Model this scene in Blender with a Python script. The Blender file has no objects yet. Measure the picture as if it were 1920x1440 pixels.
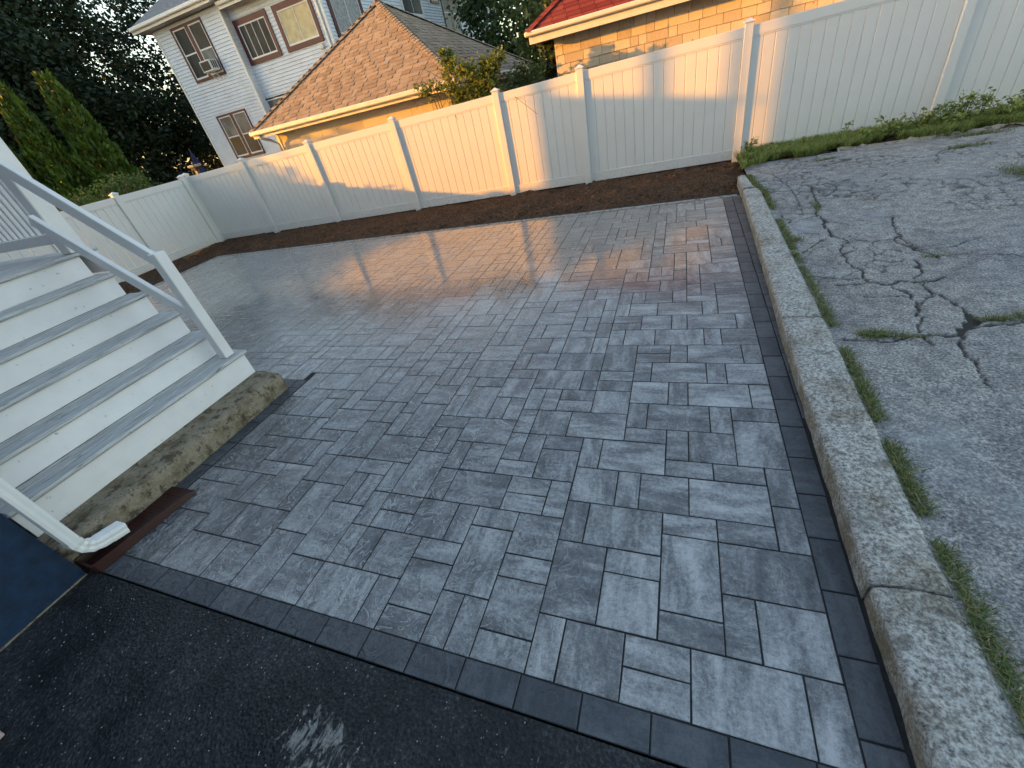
import bpy, math, random
import numpy as np
from mathutils import Vector, Matrix

# ------------------------------------------------------------------ camera, sky, sun, exposure
scene = bpy.context.scene
col = scene.collection
H = 1.938
CAM_ROWS = ((0.9320474, 0.3052578, -0.1952058),      # right
            (0.0299890, -0.6018830, -0.7980210),     # down
            (-0.3610932, 0.7379393, -0.5701379))     # forward
cam_data = bpy.data.cameras.new('camera')
cam = bpy.data.objects.new('camera', cam_data)
col.objects.link(cam)
r_, d_, f_ = (Vector(v) for v in CAM_ROWS)
cam.matrix_world = Matrix(((r_.x, -d_.x, -f_.x, 0), (r_.y, -d_.y, -f_.y, 0), (r_.z, -d_.z, -f_.z, H), (0, 0, 0, 1)))
cam_data.sensor_fit = 'HORIZONTAL'
cam_data.sensor_width = 36.0
cam_data.lens = 36.0 * 780.17 / 1920.0
cam_data.clip_start = 0.05
cam_data.clip_end = 2000
scene.camera = cam

SUN_ELEV = math.radians(9.9)
SUN_H = Vector((0.905, 0.425, 0)).normalized()       # the way the light travels over the ground
world = bpy.data.worlds.new('World')
scene.world = world
world.use_nodes = True
wn = world.node_tree
wn.nodes.clear()
sky = wn.nodes.new('ShaderNodeTexSky')
sky.sky_type = 'NISHITA'
sky.sun_disc = False
sky.sun_elevation = SUN_ELEV
sky.sun_rotation = math.atan2(-SUN_H.x, -SUN_H.y)
sky.air_density = 1.0
sky.dust_density = 1.0
sky.ozone_density = 0.0
bg = wn.nodes.new('ShaderNodeBackground')
bg.inputs['Strength'].default_value = 0.15
wo = wn.nodes.new('ShaderNodeOutputWorld')
wn.links.new(sky.outputs[0], bg.inputs[0])
wn.links.new(bg.outputs[0], wo.inputs[0])

sd = bpy.data.lights.new('sun', 'SUN')
sd.energy = 3.3
sd.angle = math.radians(0.5)
sd.color = (1.0, 0.375, 0.0)
sun = bpy.data.objects.new('sun', sd)
col.objects.link(sun)
sdir = Vector((SUN_H.x * math.cos(SUN_ELEV), SUN_H.y * math.cos(SUN_ELEV), -math.sin(SUN_ELEV)))
sun.rotation_euler = sdir.to_track_quat('-Z', 'Y').to_euler()
sun.location = (-30, -14, 20)

scene.view_settings.view_transform = 'Standard'
scene.view_settings.look = 'None'
scene.view_settings.gamma = 1.0
scene.view_settings.exposure = 1.62
scene.view_settings.use_curve_mapping = False
try:
    scene.cycles.max_bounces = 6
    scene.cycles.diffuse_bounces = 3
    scene.cycles.glossy_bounces = 3
    scene.cycles.transmission_bounces = 3
    scene.cycles.use_denoising = True
except Exception:
    pass

RNG = random.Random(7)
NR = np.random.default_rng(11)

# ------------------------------------------------------------------ mesh helpers
class MB:
    def __init__(s): s.v = []; s.f = []; s.a = []
    def quad(s, *p):
        n = len(s.v); s.v += [tuple(q) for q in p]; s.f.append(tuple(range(n, n + len(p))))
    def box(s, x0, x1, y0, y1, z0, z1, c=0.0):
        n = len(s.v)
        if c <= 0:
            s.v += [(x0, y0, z0), (x1, y0, z0), (x1, y1, z0), (x0, y1, z0), (x0, y0, z1), (x1, y0, z1), (x1, y1, z1), (x0, y1, z1)]
            s.f += [tuple(n + i for i in q) for q in ((0, 3, 2, 1), (4, 5, 6, 7), (0, 1, 5, 4), (1, 2, 6, 5), (2, 3, 7, 6), (3, 0, 4, 7))]
            return s
        X = (x0, x1); Y = (y0, y1); Z = (z0, z1); idx = {}
        for i in (0, 1):
            for j in (0, 1):
                for k in (0, 1):
                    sx = c if i == 0 else -c; sy = c if j == 0 else -c; sz = c if k == 0 else -c
                    idx[i, j, k, 0] = len(s.v); s.v.append((X[i], Y[j] + sy, Z[k] + sz))
                    idx[i, j, k, 1] = len(s.v); s.v.append((X[i] + sx, Y[j], Z[k] + sz))
                    idx[i, j, k, 2] = len(s.v); s.v.append((X[i] + sx, Y[j] + sy, Z[k]))
        g = idx
        s.f += [(g[0, 0, 0, 0], g[0, 0, 1, 0], g[0, 1, 1, 0], g[0, 1, 0, 0]), (g[1, 0, 0, 0], g[1, 1, 0, 0], g[1, 1, 1, 0], g[1, 0, 1, 0]),
                (g[0, 0, 0, 1], g[1, 0, 0, 1], g[1, 0, 1, 1], g[0, 0, 1, 1]), (g[0, 1, 0, 1], g[0, 1, 1, 1], g[1, 1, 1, 1], g[1, 1, 0, 1]),
                (g[0, 0, 0, 2], g[0, 1, 0, 2], g[1, 1, 0, 2], g[1, 0, 0, 2]), (g[0, 0, 1, 2], g[1, 0, 1, 2], g[1, 1, 1, 2], g[0, 1, 1, 2])]
        for j in (0, 1):
            for k in (0, 1): s.f.append((g[0, j, k, 1], g[1, j, k, 1], g[1, j, k, 2], g[0, j, k, 2]))
        for i in (0, 1):
            for k in (0, 1): s.f.append((g[i, 0, k, 0], g[i, 1, k, 0], g[i, 1, k, 2], g[i, 0, k, 2]))
            for j in (0, 1): s.f.append((g[i, j, 0, 0], g[i, j, 1, 0], g[i, j, 1, 1], g[i, j, 0, 1]))
            for j in (0, 1):
                for k in (0, 1): s.f.append((g[i, j, k, 0], g[i, j, k, 1], g[i, j, k, 2]))
        return s
    def bar(s, a, b, w, h, up=(0, 0, 1), c=0.0):
        """box from a to b, w across, h along up"""
        a = Vector(a); b = Vector(b); t = (b - a); L = t.length; t.normalize()
        upv = Vector(up); side = t.cross(upv).normalized(); u2 = side.cross(t).normalized()
        m = MB().box(0, L, -w / 2, w / 2, -h / 2, h / 2, c)
        n = len(s.v)
        for x, y, z in m.v: s.v.append(tuple(a + t * x - side * y + u2 * z))
        s.f += [tuple(n + i for i in f) for f in m.f]
        return s
    def tube(s, pts, rad, sides=6, cap=True):
        pts = [Vector(p) for p in pts]; n0 = len(s.v); prev = None
        for i, p in enumerate(pts):
            t = (pts[min(i + 1, len(pts) - 1)] - pts[max(i - 1, 0)]).normalized()
            ref = Vector((0, 0, 1)) if abs(t.z) < 0.9 else Vector((1, 0, 0))
            u = t.cross(ref).normalized(); w = t.cross(u)
            r = rad[i] if isinstance(rad, (list, tuple)) else rad
            for k in range(sides):
                a = 2 * math.pi * k / sides
                s.v.append(tuple(p + u * math.cos(a) * r + w * math.sin(a) * r))
        for i in range(len(pts) - 1):
            for k in range(sides):
                a = n0 + i * sides + k; b = n0 + i * sides + (k + 1) % sides
                s.f.append((a, b, b + sides, a + sides))
        if cap:
            s.f.append(tuple(n0 + k for k in range(sides))[::-1]); e = n0 + (len(pts) - 1) * sides
            s.f.append(tuple(e + k for k in range(sides)))
        return s
    def mesh(s, name):
        me = bpy.data.meshes.new(name); me.from_pydata(s.v, [], s.f); me.update(); return me

def link(name, me, mat=None, parent=None, loc=None):
    o = bpy.data.objects.new(name, me); col.objects.link(o)
    if mat is not None and me is not None and not me.materials: me.materials.append(mat)
    if parent is not None: o.parent = parent
    if loc is not None: o.location = loc
    return o
def obj(name, mb, mat, parent=None, loc=None, smooth=False):
    me = mb.mesh(name)
    if smooth:
        me.polygons.foreach_set('use_smooth', [True] * len(me.polygons))
    return link(name, me, mat, parent, loc)
def tag(o, label=None, cat=None, group=None, kind=None):
    if label: o['label'] = label
    if cat: o['category'] = cat
    if group: o['group'] = group
    if kind: o['kind'] = kind
    return o
def thing(name, label, cat, loc=(0, 0, 0), rz=0.0, group=None):
    o = bpy.data.objects.new(name, None); col.objects.link(o)
    o.location = loc; o.rotation_euler = (0, 0, rz); o.empty_display_size = 0.2
    return tag(o, label, cat, group)
def arrmesh(name, V, F, smooth=False, attr=None):
    V = np.asarray(V, np.float32); F = np.asarray(F, np.int32)
    me = bpy.data.meshes.new(name); k = F.shape[1]
    me.vertices.add(len(V)); me.vertices.foreach_set('co', V.ravel())
    me.loops.add(F.size); me.loops.foreach_set('vertex_index', F.ravel())
    me.polygons.add(len(F)); me.polygons.foreach_set('loop_start', np.arange(0, F.size, k, dtype=np.int32))
    try: me.polygons.foreach_set('loop_total', np.full(len(F), k, np.int32))
    except Exception: pass
    me.update(calc_edges=True)
    me.polygons.foreach_set('use_smooth', np.full(len(F), bool(smooth)))
    if attr is not None:
        for an, av in attr.items():
            av = np.asarray(av, np.float32)
            if av.ndim == 1:
                a = me.attributes.new(an, 'FLOAT', 'POINT'); a.data.foreach_set('value', av)
            else:
                a = me.attributes.new(an, 'FLOAT_COLOR', 'POINT'); a.data.foreach_set('color', av.ravel())
    me.validate(); return me
def setattr_const(me, name, rgba):
    a = me.attributes.new(name, 'FLOAT_COLOR', 'POINT')
    a.data.foreach_set('color', np.tile(np.array(rgba, np.float32), len(me.vertices)))

# numpy value noise
_P = NR.random((256, 256))
def vnoise(x, y):
    xi = np.floor(x).astype(int); yi = np.floor(y).astype(int); fx = x - xi; fy = y - yi
    fx = fx * fx * (3 - 2 * fx); fy = fy * fy * (3 - 2 * fy)
    a = _P[xi & 255, yi & 255]; b = _P[(xi + 1) & 255, yi & 255]; c = _P[xi & 255, (yi + 1) & 255]; d = _P[(xi + 1) & 255, (yi + 1) & 255]
    return (a * (1 - fx) + b * fx) * (1 - fy) + (c * (1 - fx) + d * fx) * fy
def fbm(x, y, oct=4):
    s = 0; a = 0.5; t = 0
    for k in range(oct):
        s = s + a * vnoise(x * 2 ** k + 17 * k, y * 2 ** k + 31 * k); t += a; a *= 0.5
    return s / t
def grid_faces(nx, ny):
    i, j = np.meshgrid(np.arange(nx - 1), np.arange(ny - 1), indexing='ij')
    a = (i * ny + j).ravel()
    return np.stack([a, a + ny, a + ny + 1, a + 1], 1)

# ------------------------------------------------------------------ material helpers
class NT:
    def __init__(s, name):
        s.m = bpy.data.materials.new(name); s.m.use_nodes = True; s.t = s.m.node_tree
        s.b = s.t.nodes['Principled BSDF']; s.out = s.t.nodes['Material Output']
    def n(s, typ, **kw):
        nd = s.t.nodes.new(typ)
        for k, v in kw.items(): setattr(nd, k, v)
        return nd
    def l(s, a, b): s.t.links.new(a, b)
    def val(s, sock, v):
        if isinstance(v, bpy.types.NodeSocket): s.l(v, sock)
        elif sock.type == 'VECTOR' and isinstance(v, (int, float)): sock.default_value = (v, v, v)
        else: sock.default_value = v
    def pos(s): return s.n('ShaderNodeNewGeometry').outputs['Position']
    def objc(s): return s.n('ShaderNodeTexCoord').outputs['Object']
    def vmul(s, v, k):
        nd = s.n('ShaderNodeVectorMath', operation='MULTIPLY'); s.val(nd.inputs[0], v); s.val(nd.inputs[1], k); return nd.outputs[0]
    def vadd(s, v, k):
        nd = s.n('ShaderNodeVectorMath', operation='ADD'); s.val(nd.inputs[0], v); s.val(nd.inputs[1], k); return nd.outputs[0]
    def noise(s, v, scale, detail=4, rough=0.55, dist=0.0):
        nd = s.n('ShaderNodeTexNoise'); s.val(nd.inputs['Vector'], v); nd.inputs['Scale'].default_value = scale
        nd.inputs['Detail'].default_value = detail; nd.inputs['Roughness'].default_value = rough; nd.inputs['Distortion'].default_value = dist
        return nd.outputs['Fac']
    def voro(s, v, scale, feature='F1', rand=1.0):
        nd = s.n('ShaderNodeTexVoronoi', feature=feature); s.val(nd.inputs['Vector'], v); nd.inputs['Scale'].default_value = scale
        nd.inputs['Randomness'].default_value = rand; return nd
    def math(s, op, a, b=0.0, clamp=False):
        nd = s.n('ShaderNodeMath', operation=op); nd.use_clamp = clamp; s.val(nd.inputs[0], a); s.val(nd.inputs[1], b); return nd.outputs[0]
    def ramp(s, f, stops, interp='LINEAR'):
        nd = s.n('ShaderNodeValToRGB'); s.l(f, nd.inputs[0]); cr = nd.color_ramp; cr.interpolation = interp
        while len(cr.elements) > 1: cr.elements.remove(cr.elements[0])
        cr.elements[0].position = stops[0][0]; cr.elements[0].color = (*stops[0][1], 1)
        for p, c in stops[1:]:
            e = cr.elements.new(p); e.color = (*c, 1)
        return nd.outputs[0]
    def mapr(s, f, a, b, c=0.0, d=1.0, mode='LINEAR', steps=4):
        nd = s.n('ShaderNodeMapRange', interpolation_type=mode); s.l(f, nd.inputs[0])
        for k, v in ((1, a), (2, b), (3, c), (4, d)): s.val(nd.inputs[k], v)
        if mode == 'STEPPED': nd.inputs['Steps'].default_value = steps
        return nd.outputs[0]
    def mix(s, f, a, b, mode='MIX'):
        nd = s.n('ShaderNodeMix', data_type='RGBA', blend_type=mode); s.val(nd.inputs['Factor'], f)
        for k, v in (('A', a), ('B', b)):
            sock = [i for i in nd.inputs if i.name == k and i.type == 'RGBA'][0]
            if isinstance(v, tuple) and len(v) == 3: v = (*v, 1)
            s.val(sock, v)
        return [o for o in nd.outputs if o.type == 'RGBA'][0]
    def bump(s, h, strength, dist, normal=None):
        nd = s.n('ShaderNodeBump'); nd.inputs['Strength'].default_value = strength; nd.inputs['Distance'].default_value = dist
        s.l(h, nd.inputs['Height'])
        if normal is not None: s.l(normal, nd.inputs['Normal'])
        return nd.outputs[0]
    def attr(s, name):
        nd = s.n('ShaderNodeAttribute'); nd.attribute_name = name; return nd
    def sep(s, v):
        nd = s.n('ShaderNodeSeparateXYZ'); s.l(v, nd.inputs[0]); return nd.outputs
    def fin(s, color=None, rough=0.6, spec=0.5, normal=None):
        if color is not None:
            if isinstance(color, tuple) and len(color) == 3: color = (*color, 1)
            s.val(s.b.inputs['Base Color'], color)
        s.val(s.b.inputs['Roughness'], rough); s.b.inputs['Specular IOR Level'].default_value = spec
        if normal is not None: s.l(normal, s.b.inputs['Normal'])
        return s.m

def m_simple(name, c, rough=0.6, var=0.12, scale=8, bump=0.0, bscale=60, spec=0.4, dirt=None):
    t = NT(name); p = t.pos(); n = t.noise(p, scale, 4)
    a = tuple(x * (1 - var) for x in c); b = tuple(min(1, x * (1 + var)) for x in c)
    cc = t.ramp(n, [(0.3, a), (0.7, b)])
    if dirt:
        d = t.mapr(t.noise(p, dirt[1], 5, 0.65), dirt[2], dirt[3]); cc = t.mix(d, cc, dirt[0])
    nm = t.bump(t.noise(p, bscale, 3), bump, 0.004) if bump else None
    return t.fin(cc, rough, spec, nm)

def m_paver(name, dark, mid, light, wet=True):
    t = NT(name); p = t.pos(); at = t.attr('pc'); sp = t.n('ShaderNodeSeparateColor'); t.l(at.outputs['Color'], sp.inputs[0])
    r1, ax, r2 = sp.outputs[0], sp.outputs[1], sp.outputs[2]
    off = t.n('ShaderNodeCombineXYZ'); t.l(t.math('MULTIPLY', r1, 37.0), off.inputs[0]); t.l(t.math('MULTIPLY', r2, 53.0), off.inputs[1]); t.l(t.math('MULTIPLY', r1, 11.0), off.inputs[2])
    q = t.vadd(p, off.outputs[0])
    sx = t.mapr(ax, 0, 1, 3.0, 12.0); sy = t.mapr(ax, 0, 1, 12.0, 3.0)
    sc = t.n('ShaderNodeCombineXYZ'); t.l(sx, sc.inputs[0]); t.l(sy, sc.inputs[1]); sc.inputs[2].default_value = 3
    streak = t.noise(t.vmul(q, sc.outputs[0]), 1.0, 5, 0.62, 0.4)
    fine = t.noise(p, 120, 3, 0.75)
    blot = t.noise(q, 5, 3)
    grit = t.noise(q, 46, 4, 0.72)
    f = t.math('ADD', t.math('MULTIPLY', streak, 0.56), t.math('MULTIPLY', fine, 0.22))
    f = t.math('ADD', f, t.math('MULTIPLY', grit, 0.30)); f = t.math('ADD', f, t.math('MULTIPLY', blot, 0.16)); f = t.math('ADD', f, t.math('MULTIPLY', r1, 0.11))
    c = t.ramp(f, [(0.50, dark), (0.64, mid), (0.83, light)])
    # riven slate relief, with crevice shade and glints also painted into the colour
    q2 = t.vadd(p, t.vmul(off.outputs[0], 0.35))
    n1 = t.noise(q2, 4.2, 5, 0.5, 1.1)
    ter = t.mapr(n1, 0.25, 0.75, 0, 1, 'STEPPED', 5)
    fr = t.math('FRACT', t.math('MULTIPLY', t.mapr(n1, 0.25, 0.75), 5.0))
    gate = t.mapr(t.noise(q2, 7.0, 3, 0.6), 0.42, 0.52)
    dk = t.math('MULTIPLY', t.mapr(fr, 0.24, 0.02), gate); glint = t.math('MULTIPLY', t.mapr(fr, 0.72, 0.98), gate)
    rake = t.mapr(t.sep(p)[0], -0.3, -1.7, 0.30, 1.0)  # painted lines and bumps strengthen leftwards, mimicking raking light
    dk = t.math('MULTIPLY', dk, rake); glint = t.math('MULTIPLY', glint, rake)
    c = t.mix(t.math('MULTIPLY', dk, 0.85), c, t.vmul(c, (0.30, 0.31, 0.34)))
    c = t.mix(t.math('MULTIPLY', glint, 0.85), c, light)  # bright glint line painted beside each crevice
    hgt = t.math('ADD', t.math('MULTIPLY', ter, 0.6), t.math('MULTIPLY', t.noise(q2, 14, 5, 0.6, 0.8), 0.75))
    nm = t.bump(t.math('MULTIPLY', hgt, rake), 1.0, 0.026)
    nm = t.bump(grit, 0.35, 0.004, nm)
    nm = t.bump(fine, 0.3, 0.0025, nm)
    X, Y, Z = t.sep(p)
    if wet:
        g = t.math('ADD', t.math('MULTIPLY', X, -0.28), t.math('MULTIPLY', Y, 0.14))
        w = t.math('ADD', g, t.math('MULTIPLY', t.noise(p, 0.8, 3), 0.9))
        w = t.mapr(w, 0.75, 1.55)
        pud = t.mapr(t.noise(p, 2.2, 5, 0.6), 0.40, 0.58)
        rough = t.math('SUBTRACT', t.mapr(w, 0, 1, 0.52, 0.30), t.math('MULTIPLY', t.math('MULTIPLY', pud, w), 0.13))
        c = t.mix(t.math('MULTIPLY', w, 0.95), c, t.vmul(c, (0.50, 0.51, 0.53)))
    else: rough = t.mapr(fine, 0.3, 0.7, 0.38, 0.55)
    if wet:
        cn = t.bump(t.math('MULTIPLY', hgt, t.mapr(Y, 1.4, 4.4, 1.0, 0.13)), 0.85, 0.011)
        pm = t.math('MULTIPLY', t.mapr(n1, 0.40, 0.34), 0.9)
        t.l(t.math('MULTIPLY', w, t.math('MAXIMUM', pm, t.mapr(Y, 1.6, 4.2, 0.30, 1.0))), t.b.inputs['Coat Weight']); t.b.inputs['Coat IOR'].default_value = 2.4
        t.l(t.mapr(pud, 0, 1, 0.15, 0.06), t.b.inputs['Coat Roughness']); t.l(cn, t.b.inputs['Coat Normal'])
    return t.fin(c, rough, 0.5, nm)

M = {}
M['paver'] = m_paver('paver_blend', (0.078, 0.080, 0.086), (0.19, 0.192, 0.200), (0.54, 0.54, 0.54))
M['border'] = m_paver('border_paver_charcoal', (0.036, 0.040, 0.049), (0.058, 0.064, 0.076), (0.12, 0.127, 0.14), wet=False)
M['joint'] = m_simple('joint_sand', (0.022, 0.023, 0.026), 0.95, 0.3, 60)
def m_vinyl():
    t = NT('white_vinyl'); p = t.pos(); X, Y, Z = t.sep(p)
    c = t.ramp(t.noise(p, 3, 3), [(0.3, (0.745, 0.73, 0.70)), (0.7, (0.775, 0.76, 0.73))])
    spl = t.math('MULTIPLY', t.mapr(Z, 0.26, 0.02), t.mapr(t.noise(p, 30, 5, 0.7), 0.44, 0.66))
    c = t.mix(t.math('MULTIPLY', spl, 0.5), c, (0.30, 0.24, 0.18))
    sc = t.mapr(t.noise(t.vmul(p, (30, 30, 4)), 1.0, 4, 0.7), 0.68, 0.76)
    c = t.mix(t.math('MULTIPLY', sc, 0.22), c, (0.45, 0.43, 0.40))
    return t.fin(c, 0.38, 0.4)
M['vinyl'] = m_vinyl()
M['paint'] = m_simple('white_paint', (0.83, 0.825, 0.84), 0.45, 0.04, 6, bump=0.15, bscale=40, dirt=((0.42, 0.42, 0.41), 21, 0.655, 0.71))
M['post_paint'] = m_simple('white_post_paint', (0.80, 0.79, 0.79), 0.4, 0.03, 6)

def m_tread():
    t = NT('weathered_grey_deck_paint'); p = t.pos()
    g = t.noise(t.vmul(p, (75, 4, 75)), 1.0, 6, 0.65)
    chips = t.mapr(t.noise(t.vmul(p, (46, 6, 46)), 1.0, 6, 0.7), 0.58, 0.66)
    c = t.ramp(g, [(0.34, (0.30, 0.305, 0.31)), (0.62, (0.62, 0.62, 0.61))])
    c = t.mix(t.math('MULTIPLY', chips, 0.8), c, (0.10, 0.095, 0.09))
    return t.fin(c, 0.6, 0.35, t.bump(g, 0.5, 0.003))
M['tread'] = m_tread()

def m_concrete(name, c, moss):
    t = NT(name); p = t.pos()
    n = t.noise(p, 30, 6, 0.7); n2 = t.noise(p, 7, 5, 0.6); sp = t.noise(p, 180, 2)
    cc = t.ramp(n, [(0.3, tuple(x * 0.65 for x in c)), (0.7, tuple(x * 1.2 for x in c))])
    cc = t.mix(t.mapr(n2, 0.48, 0.66), cc, moss)
    cc = t.mix(t.math('MULTIPLY', t.mapr(t.noise(p, 13, 6, 0.72), 0.52, 0.60), 0.8), cc, tuple(x * 0.4 for x in moss))
    cc = t.mix(t.mapr(t.noise(p, 30, 5, 0.7), 0.60, 0.68), cc, (0.03, 0.028, 0.02))
    return t.fin(cc, 0.9, 0.2, t.bump(t.math('ADD', n, sp), 0.7, 0.006))
M['pad'] = m_concrete('old_mossy_concrete', (0.31, 0.26, 0.19), (0.15, 0.12, 0.072))
M['edging'] = m_concrete('edging_concrete', (0.42, 0.38, 0.33), (0.30, 0.27, 0.22))

def m_granite():
    t = NT('weathered_granite'); p = t.pos()
    v = t.noise(p, 55, 5, 0.72); big = t.noise(p, 4.5, 4, 0.6); sp = t.noise(p, 120, 2, 0.6)
    f = t.math('ADD', t.math('MULTIPLY', v, 0.75), t.math('MULTIPLY', sp, 0.25))
    c = t.ramp(f, [(0.36, (0.12, 0.115, 0.105)), (0.47, (0.33, 0.315, 0.29)), (0.56, (0.58, 0.56, 0.52)), (0.68, (0.74, 0.72, 0.68))])
    c = t.mix(t.mapr(big, 0.48, 0.66, 0, 0.85), c, t.vmul(c, (0.62, 0.57, 0.49)))
    c = t.mix(t.mapr(t.noise(t.vadd(p, (5, 1, 2)), 8, 5, 0.65), 0.56, 0.66, 0, 0.6), c, (0.13, 0.12, 0.10))
    X, Y, Z = t.sep(p)
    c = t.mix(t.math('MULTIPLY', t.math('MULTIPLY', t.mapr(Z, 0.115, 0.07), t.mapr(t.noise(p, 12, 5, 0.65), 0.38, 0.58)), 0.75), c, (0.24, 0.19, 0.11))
    return t.fin(c, 0.85, 0.25, t.bump(t.math('ADD', v, t.math('MULTIPLY', big, 0.6)), 0.8, 0.008))
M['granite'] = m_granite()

def m_drive():
    t = NT('damp_black_asphalt'); p = t.pos()
    vo = t.voro(p, 70); st = t.noise(p, 62, 4, 0.78); big = t.noise(p, 1.6, 4, 0.6)
    c = t.ramp(st, [(0.36, (0.009, 0.010, 0.012)), (0.54, (0.036, 0.038, 0.043)), (0.66, (0.095, 0.096, 0.10)), (0.76, (0.25, 0.25, 0.25))])
    c = t.mix(t.mapr(big, 0.40, 0.58, 0, 0.9), c, t.vmul(c, (0.36, 0.37, 0.40)))
    X, Y, Z = t.sep(p)
    dx = t.math('ADD', X, 1.28); dy = t.math('ADD', Y, -0.12)
    near = t.math('SUBTRACT', 1.0, t.math('ADD', t.math('MULTIPLY', t.math('MULTIPLY', dx, dx), 18.0), t.math('MULTIPLY', t.math('MULTIPLY', dy, dy), 40.0)), True)
    silt = t.mapr(t.math('ADD', t.math('MULTIPLY', near, 0.22), t.noise(t.vmul(p, (30, 15, 1)), 1.0, 5, 0.68, 0.7)), 0.66, 0.76)
    c = t.mix(t.math('MULTIPLY', silt, 0.75), c, (0.33, 0.32, 0.30))
    specks = t.mapr(t.noise(p, 48, 1, 0.5), 0.77, 0.80)
    c = t.mix(t.math('MULTIPLY', specks, 0.8), c, (0.4, 0.4, 0.41))
    nm = t.bump(t.math('ADD', vo.outputs['Distance'], t.math('MULTIPLY', st, 0.6)), 0.9, 0.006)
    return t.fin(c, t.mapr(big, 0.4, 0.6, 0.62, 0.45), 0.35, nm)
M['drive'] = m_drive()

def m_lot():
    t = NT('old_cracked_asphalt'); p = t.pos()
    st = t.noise(p, 70, 5, 0.80); mid = t.noise(p, 9, 5, 0.65); big = t.noise(p, 0.9, 4, 0.6)
    c = t.ramp(st, [(0.36, (0.10, 0.10, 0.103)), (0.5, (0.31, 0.305, 0.30)), (0.64, (0.64, 0.63, 0.61))])
    c = t.mix(t.mapr(mid, 0.40, 0.62, 0, 0.8), c, t.vmul(c, (0.52, 0.53, 0.57)))
    c = t.mix(t.mapr(big, 0.40, 0.62, 0, 0.8), c, t.vmul(c, (1.28, 1.20, 1.10)))
    c = t.mix(t.mapr(t.noise(t.vadd(p, (7, 2, 0)), 1.9, 5, 0.65), 0.50, 0.66, 0, 0.65), c, t.vmul(c, (0.55, 0.54, 0.56)))
    pale = t.mapr(t.noise(t.vadd(p, (3, 9, 0)), 1.3, 4, 0.6), 0.58, 0.72)
    c = t.mix(t.math('MULTIPLY', pale, 0.55), c, (0.40, 0.405, 0.42))
    at = t.attr('crack')
    c = t.mix(at.outputs['Fac'], c, (0.055, 0.051, 0.043))
    nm = t.bump(t.math('ADD', st, t.math('MULTIPLY', mid, 0.5)), 0.8, 0.006)
    return t.fin(c, 0.8, 0.3, nm)
M['lot'] = m_lot()

def m_soil():
    t = NT('dark_garden_soil'); p = t.pos(); n = t.noise(p, 26, 6, 0.72); b = t.noise(p, 2.2, 3)
    c = t.ramp(n, [(0.3, (0.024, 0.014, 0.008)), (0.52, (0.085, 0.050, 0.030)), (0.72, (0.19, 0.122, 0.078))])
    c = t.mix(t.mapr(b, 0.45, 0.7, 0, 0.6), c, t.vmul(c, (1.7, 1.5, 1.35)))
    return t.fin(c, 0.95, 0.15, t.bump(n, 1.0, 0.02))
M['soil'] = m_soil()
M['ground'] = m_simple('rough_grass_ground', (0.055, 0.062, 0.03), 0.95, 0.4, 3, 0.5, 20)
M['navy'] = m_simple('navy_stucco', (0.008, 0.026, 0.062), 0.7, 0.35, 14, 0.9, 26, spec=0.35)
M['maroon_plastic'] = m_simple('maroon_plastic', (0.030, 0.0045, 0.004), 0.42, 0.1, 20)
M['alum'] = m_simple('white_aluminium', (0.80, 0.80, 0.79), 0.32, 0.03, 10, dirt=((0.42, 0.40, 0.36), 9, 0.62, 0.80))
M['siding'] = m_simple('pale_clapboard', (0.62, 0.68, 0.77), 0.6, 0.06, 2.5, dirt=((0.50, 0.55, 0.62), 1.5, 0.5, 0.8))
M['trim_white'] = m_simple('trim_white', (0.72, 0.72, 0.70), 0.5, 0.05, 5)
M['soffit'] = m_simple('soffit_cream', (0.50, 0.47, 0.42), 0.7, 0.08, 3)
M['maroon'] = m_simple('maroon_trim', (0.075, 0.015, 0.018), 0.5, 0.1, 5)
M['siding_beige'] = m_simple('beige_siding', (0.30, 0.27, 0.22), 0.7, 0.1, 2)
M['slate_roof'] = m_simple('grey_shingle', (0.20, 0.205, 0.22), 0.85, 0.35, 9, 0.7, 50)
M['sash_grey'] = m_simple('sash_white', (0.68, 0.69, 0.70), 0.5, 0.03, 5)
def m_glass(name, c, rough=0.2):
    t = NT(name); p = t.pos(); n = t.noise(p, 2.2, 3)
    cc = t.ramp(n, [(0.35, tuple(x * 0.6 for x in c)), (0.65, tuple(x * 1.3 for x in c))])
    return t.fin(cc, rough, 0.06, t.bump(t.noise(p, 1.3, 2), 0.06, 0.05))
M['glass'] = m_glass('window_glass', (0.028, 0.036, 0.044))
M['glass_blind'] = m_glass('window_glass_over_blind', (0.12, 0.14, 0.155))
M['curtain'] = m_simple('cream_curtain', (0.52, 0.47, 0.30), 0.8, 0.2, 5)
M['curtain_grey'] = m_simple('grey_lace_curtain', (0.30, 0.31, 0.32), 0.7, 0.35, 9)
M['dark'] = m_simple('dark_grille', (0.02, 0.021, 0.022), 0.6)
M['ac'] = m_simple('air_conditioner_shell', (0.60, 0.61, 0.61), 0.5, 0.04)
def m_shingle(name, a, b, rough=0.9):
    t = NT(name); p = t.pos(); at = t.attr('pc'); sp = t.n('ShaderNodeSeparateColor'); t.l(at.outputs['Color'], sp.inputs[0])
    n = t.noise(p, 130, 3, 0.7); f = t.math('ADD', t.math('MULTIPLY', n, 0.5), t.math('MULTIPLY', sp.outputs[0], 0.5))
    return t.fin(t.ramp(f, [(0.25, a), (0.75, b)]), rough, 0.2, t.bump(n, 0.5, 0.004))
M['brown_shingle'] = m_shingle('brown_roof_shingle', (0.235, 0.18, 0.128), (0.345, 0.272, 0.20))
M['brown_base'] = m_simple('brown_roof_underlay', (0.10, 0.065, 0.048), 0.95, 0.2, 20)
M['red_shingle'] = m_shingle('red_roof_shingle', (0.16, 0.026, 0.022), (0.25, 0.055, 0.045))
M['red_base'] = m_simple('red_roof_underlay', (0.10, 0.01, 0.01), 0.95, 0.2, 20)
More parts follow.
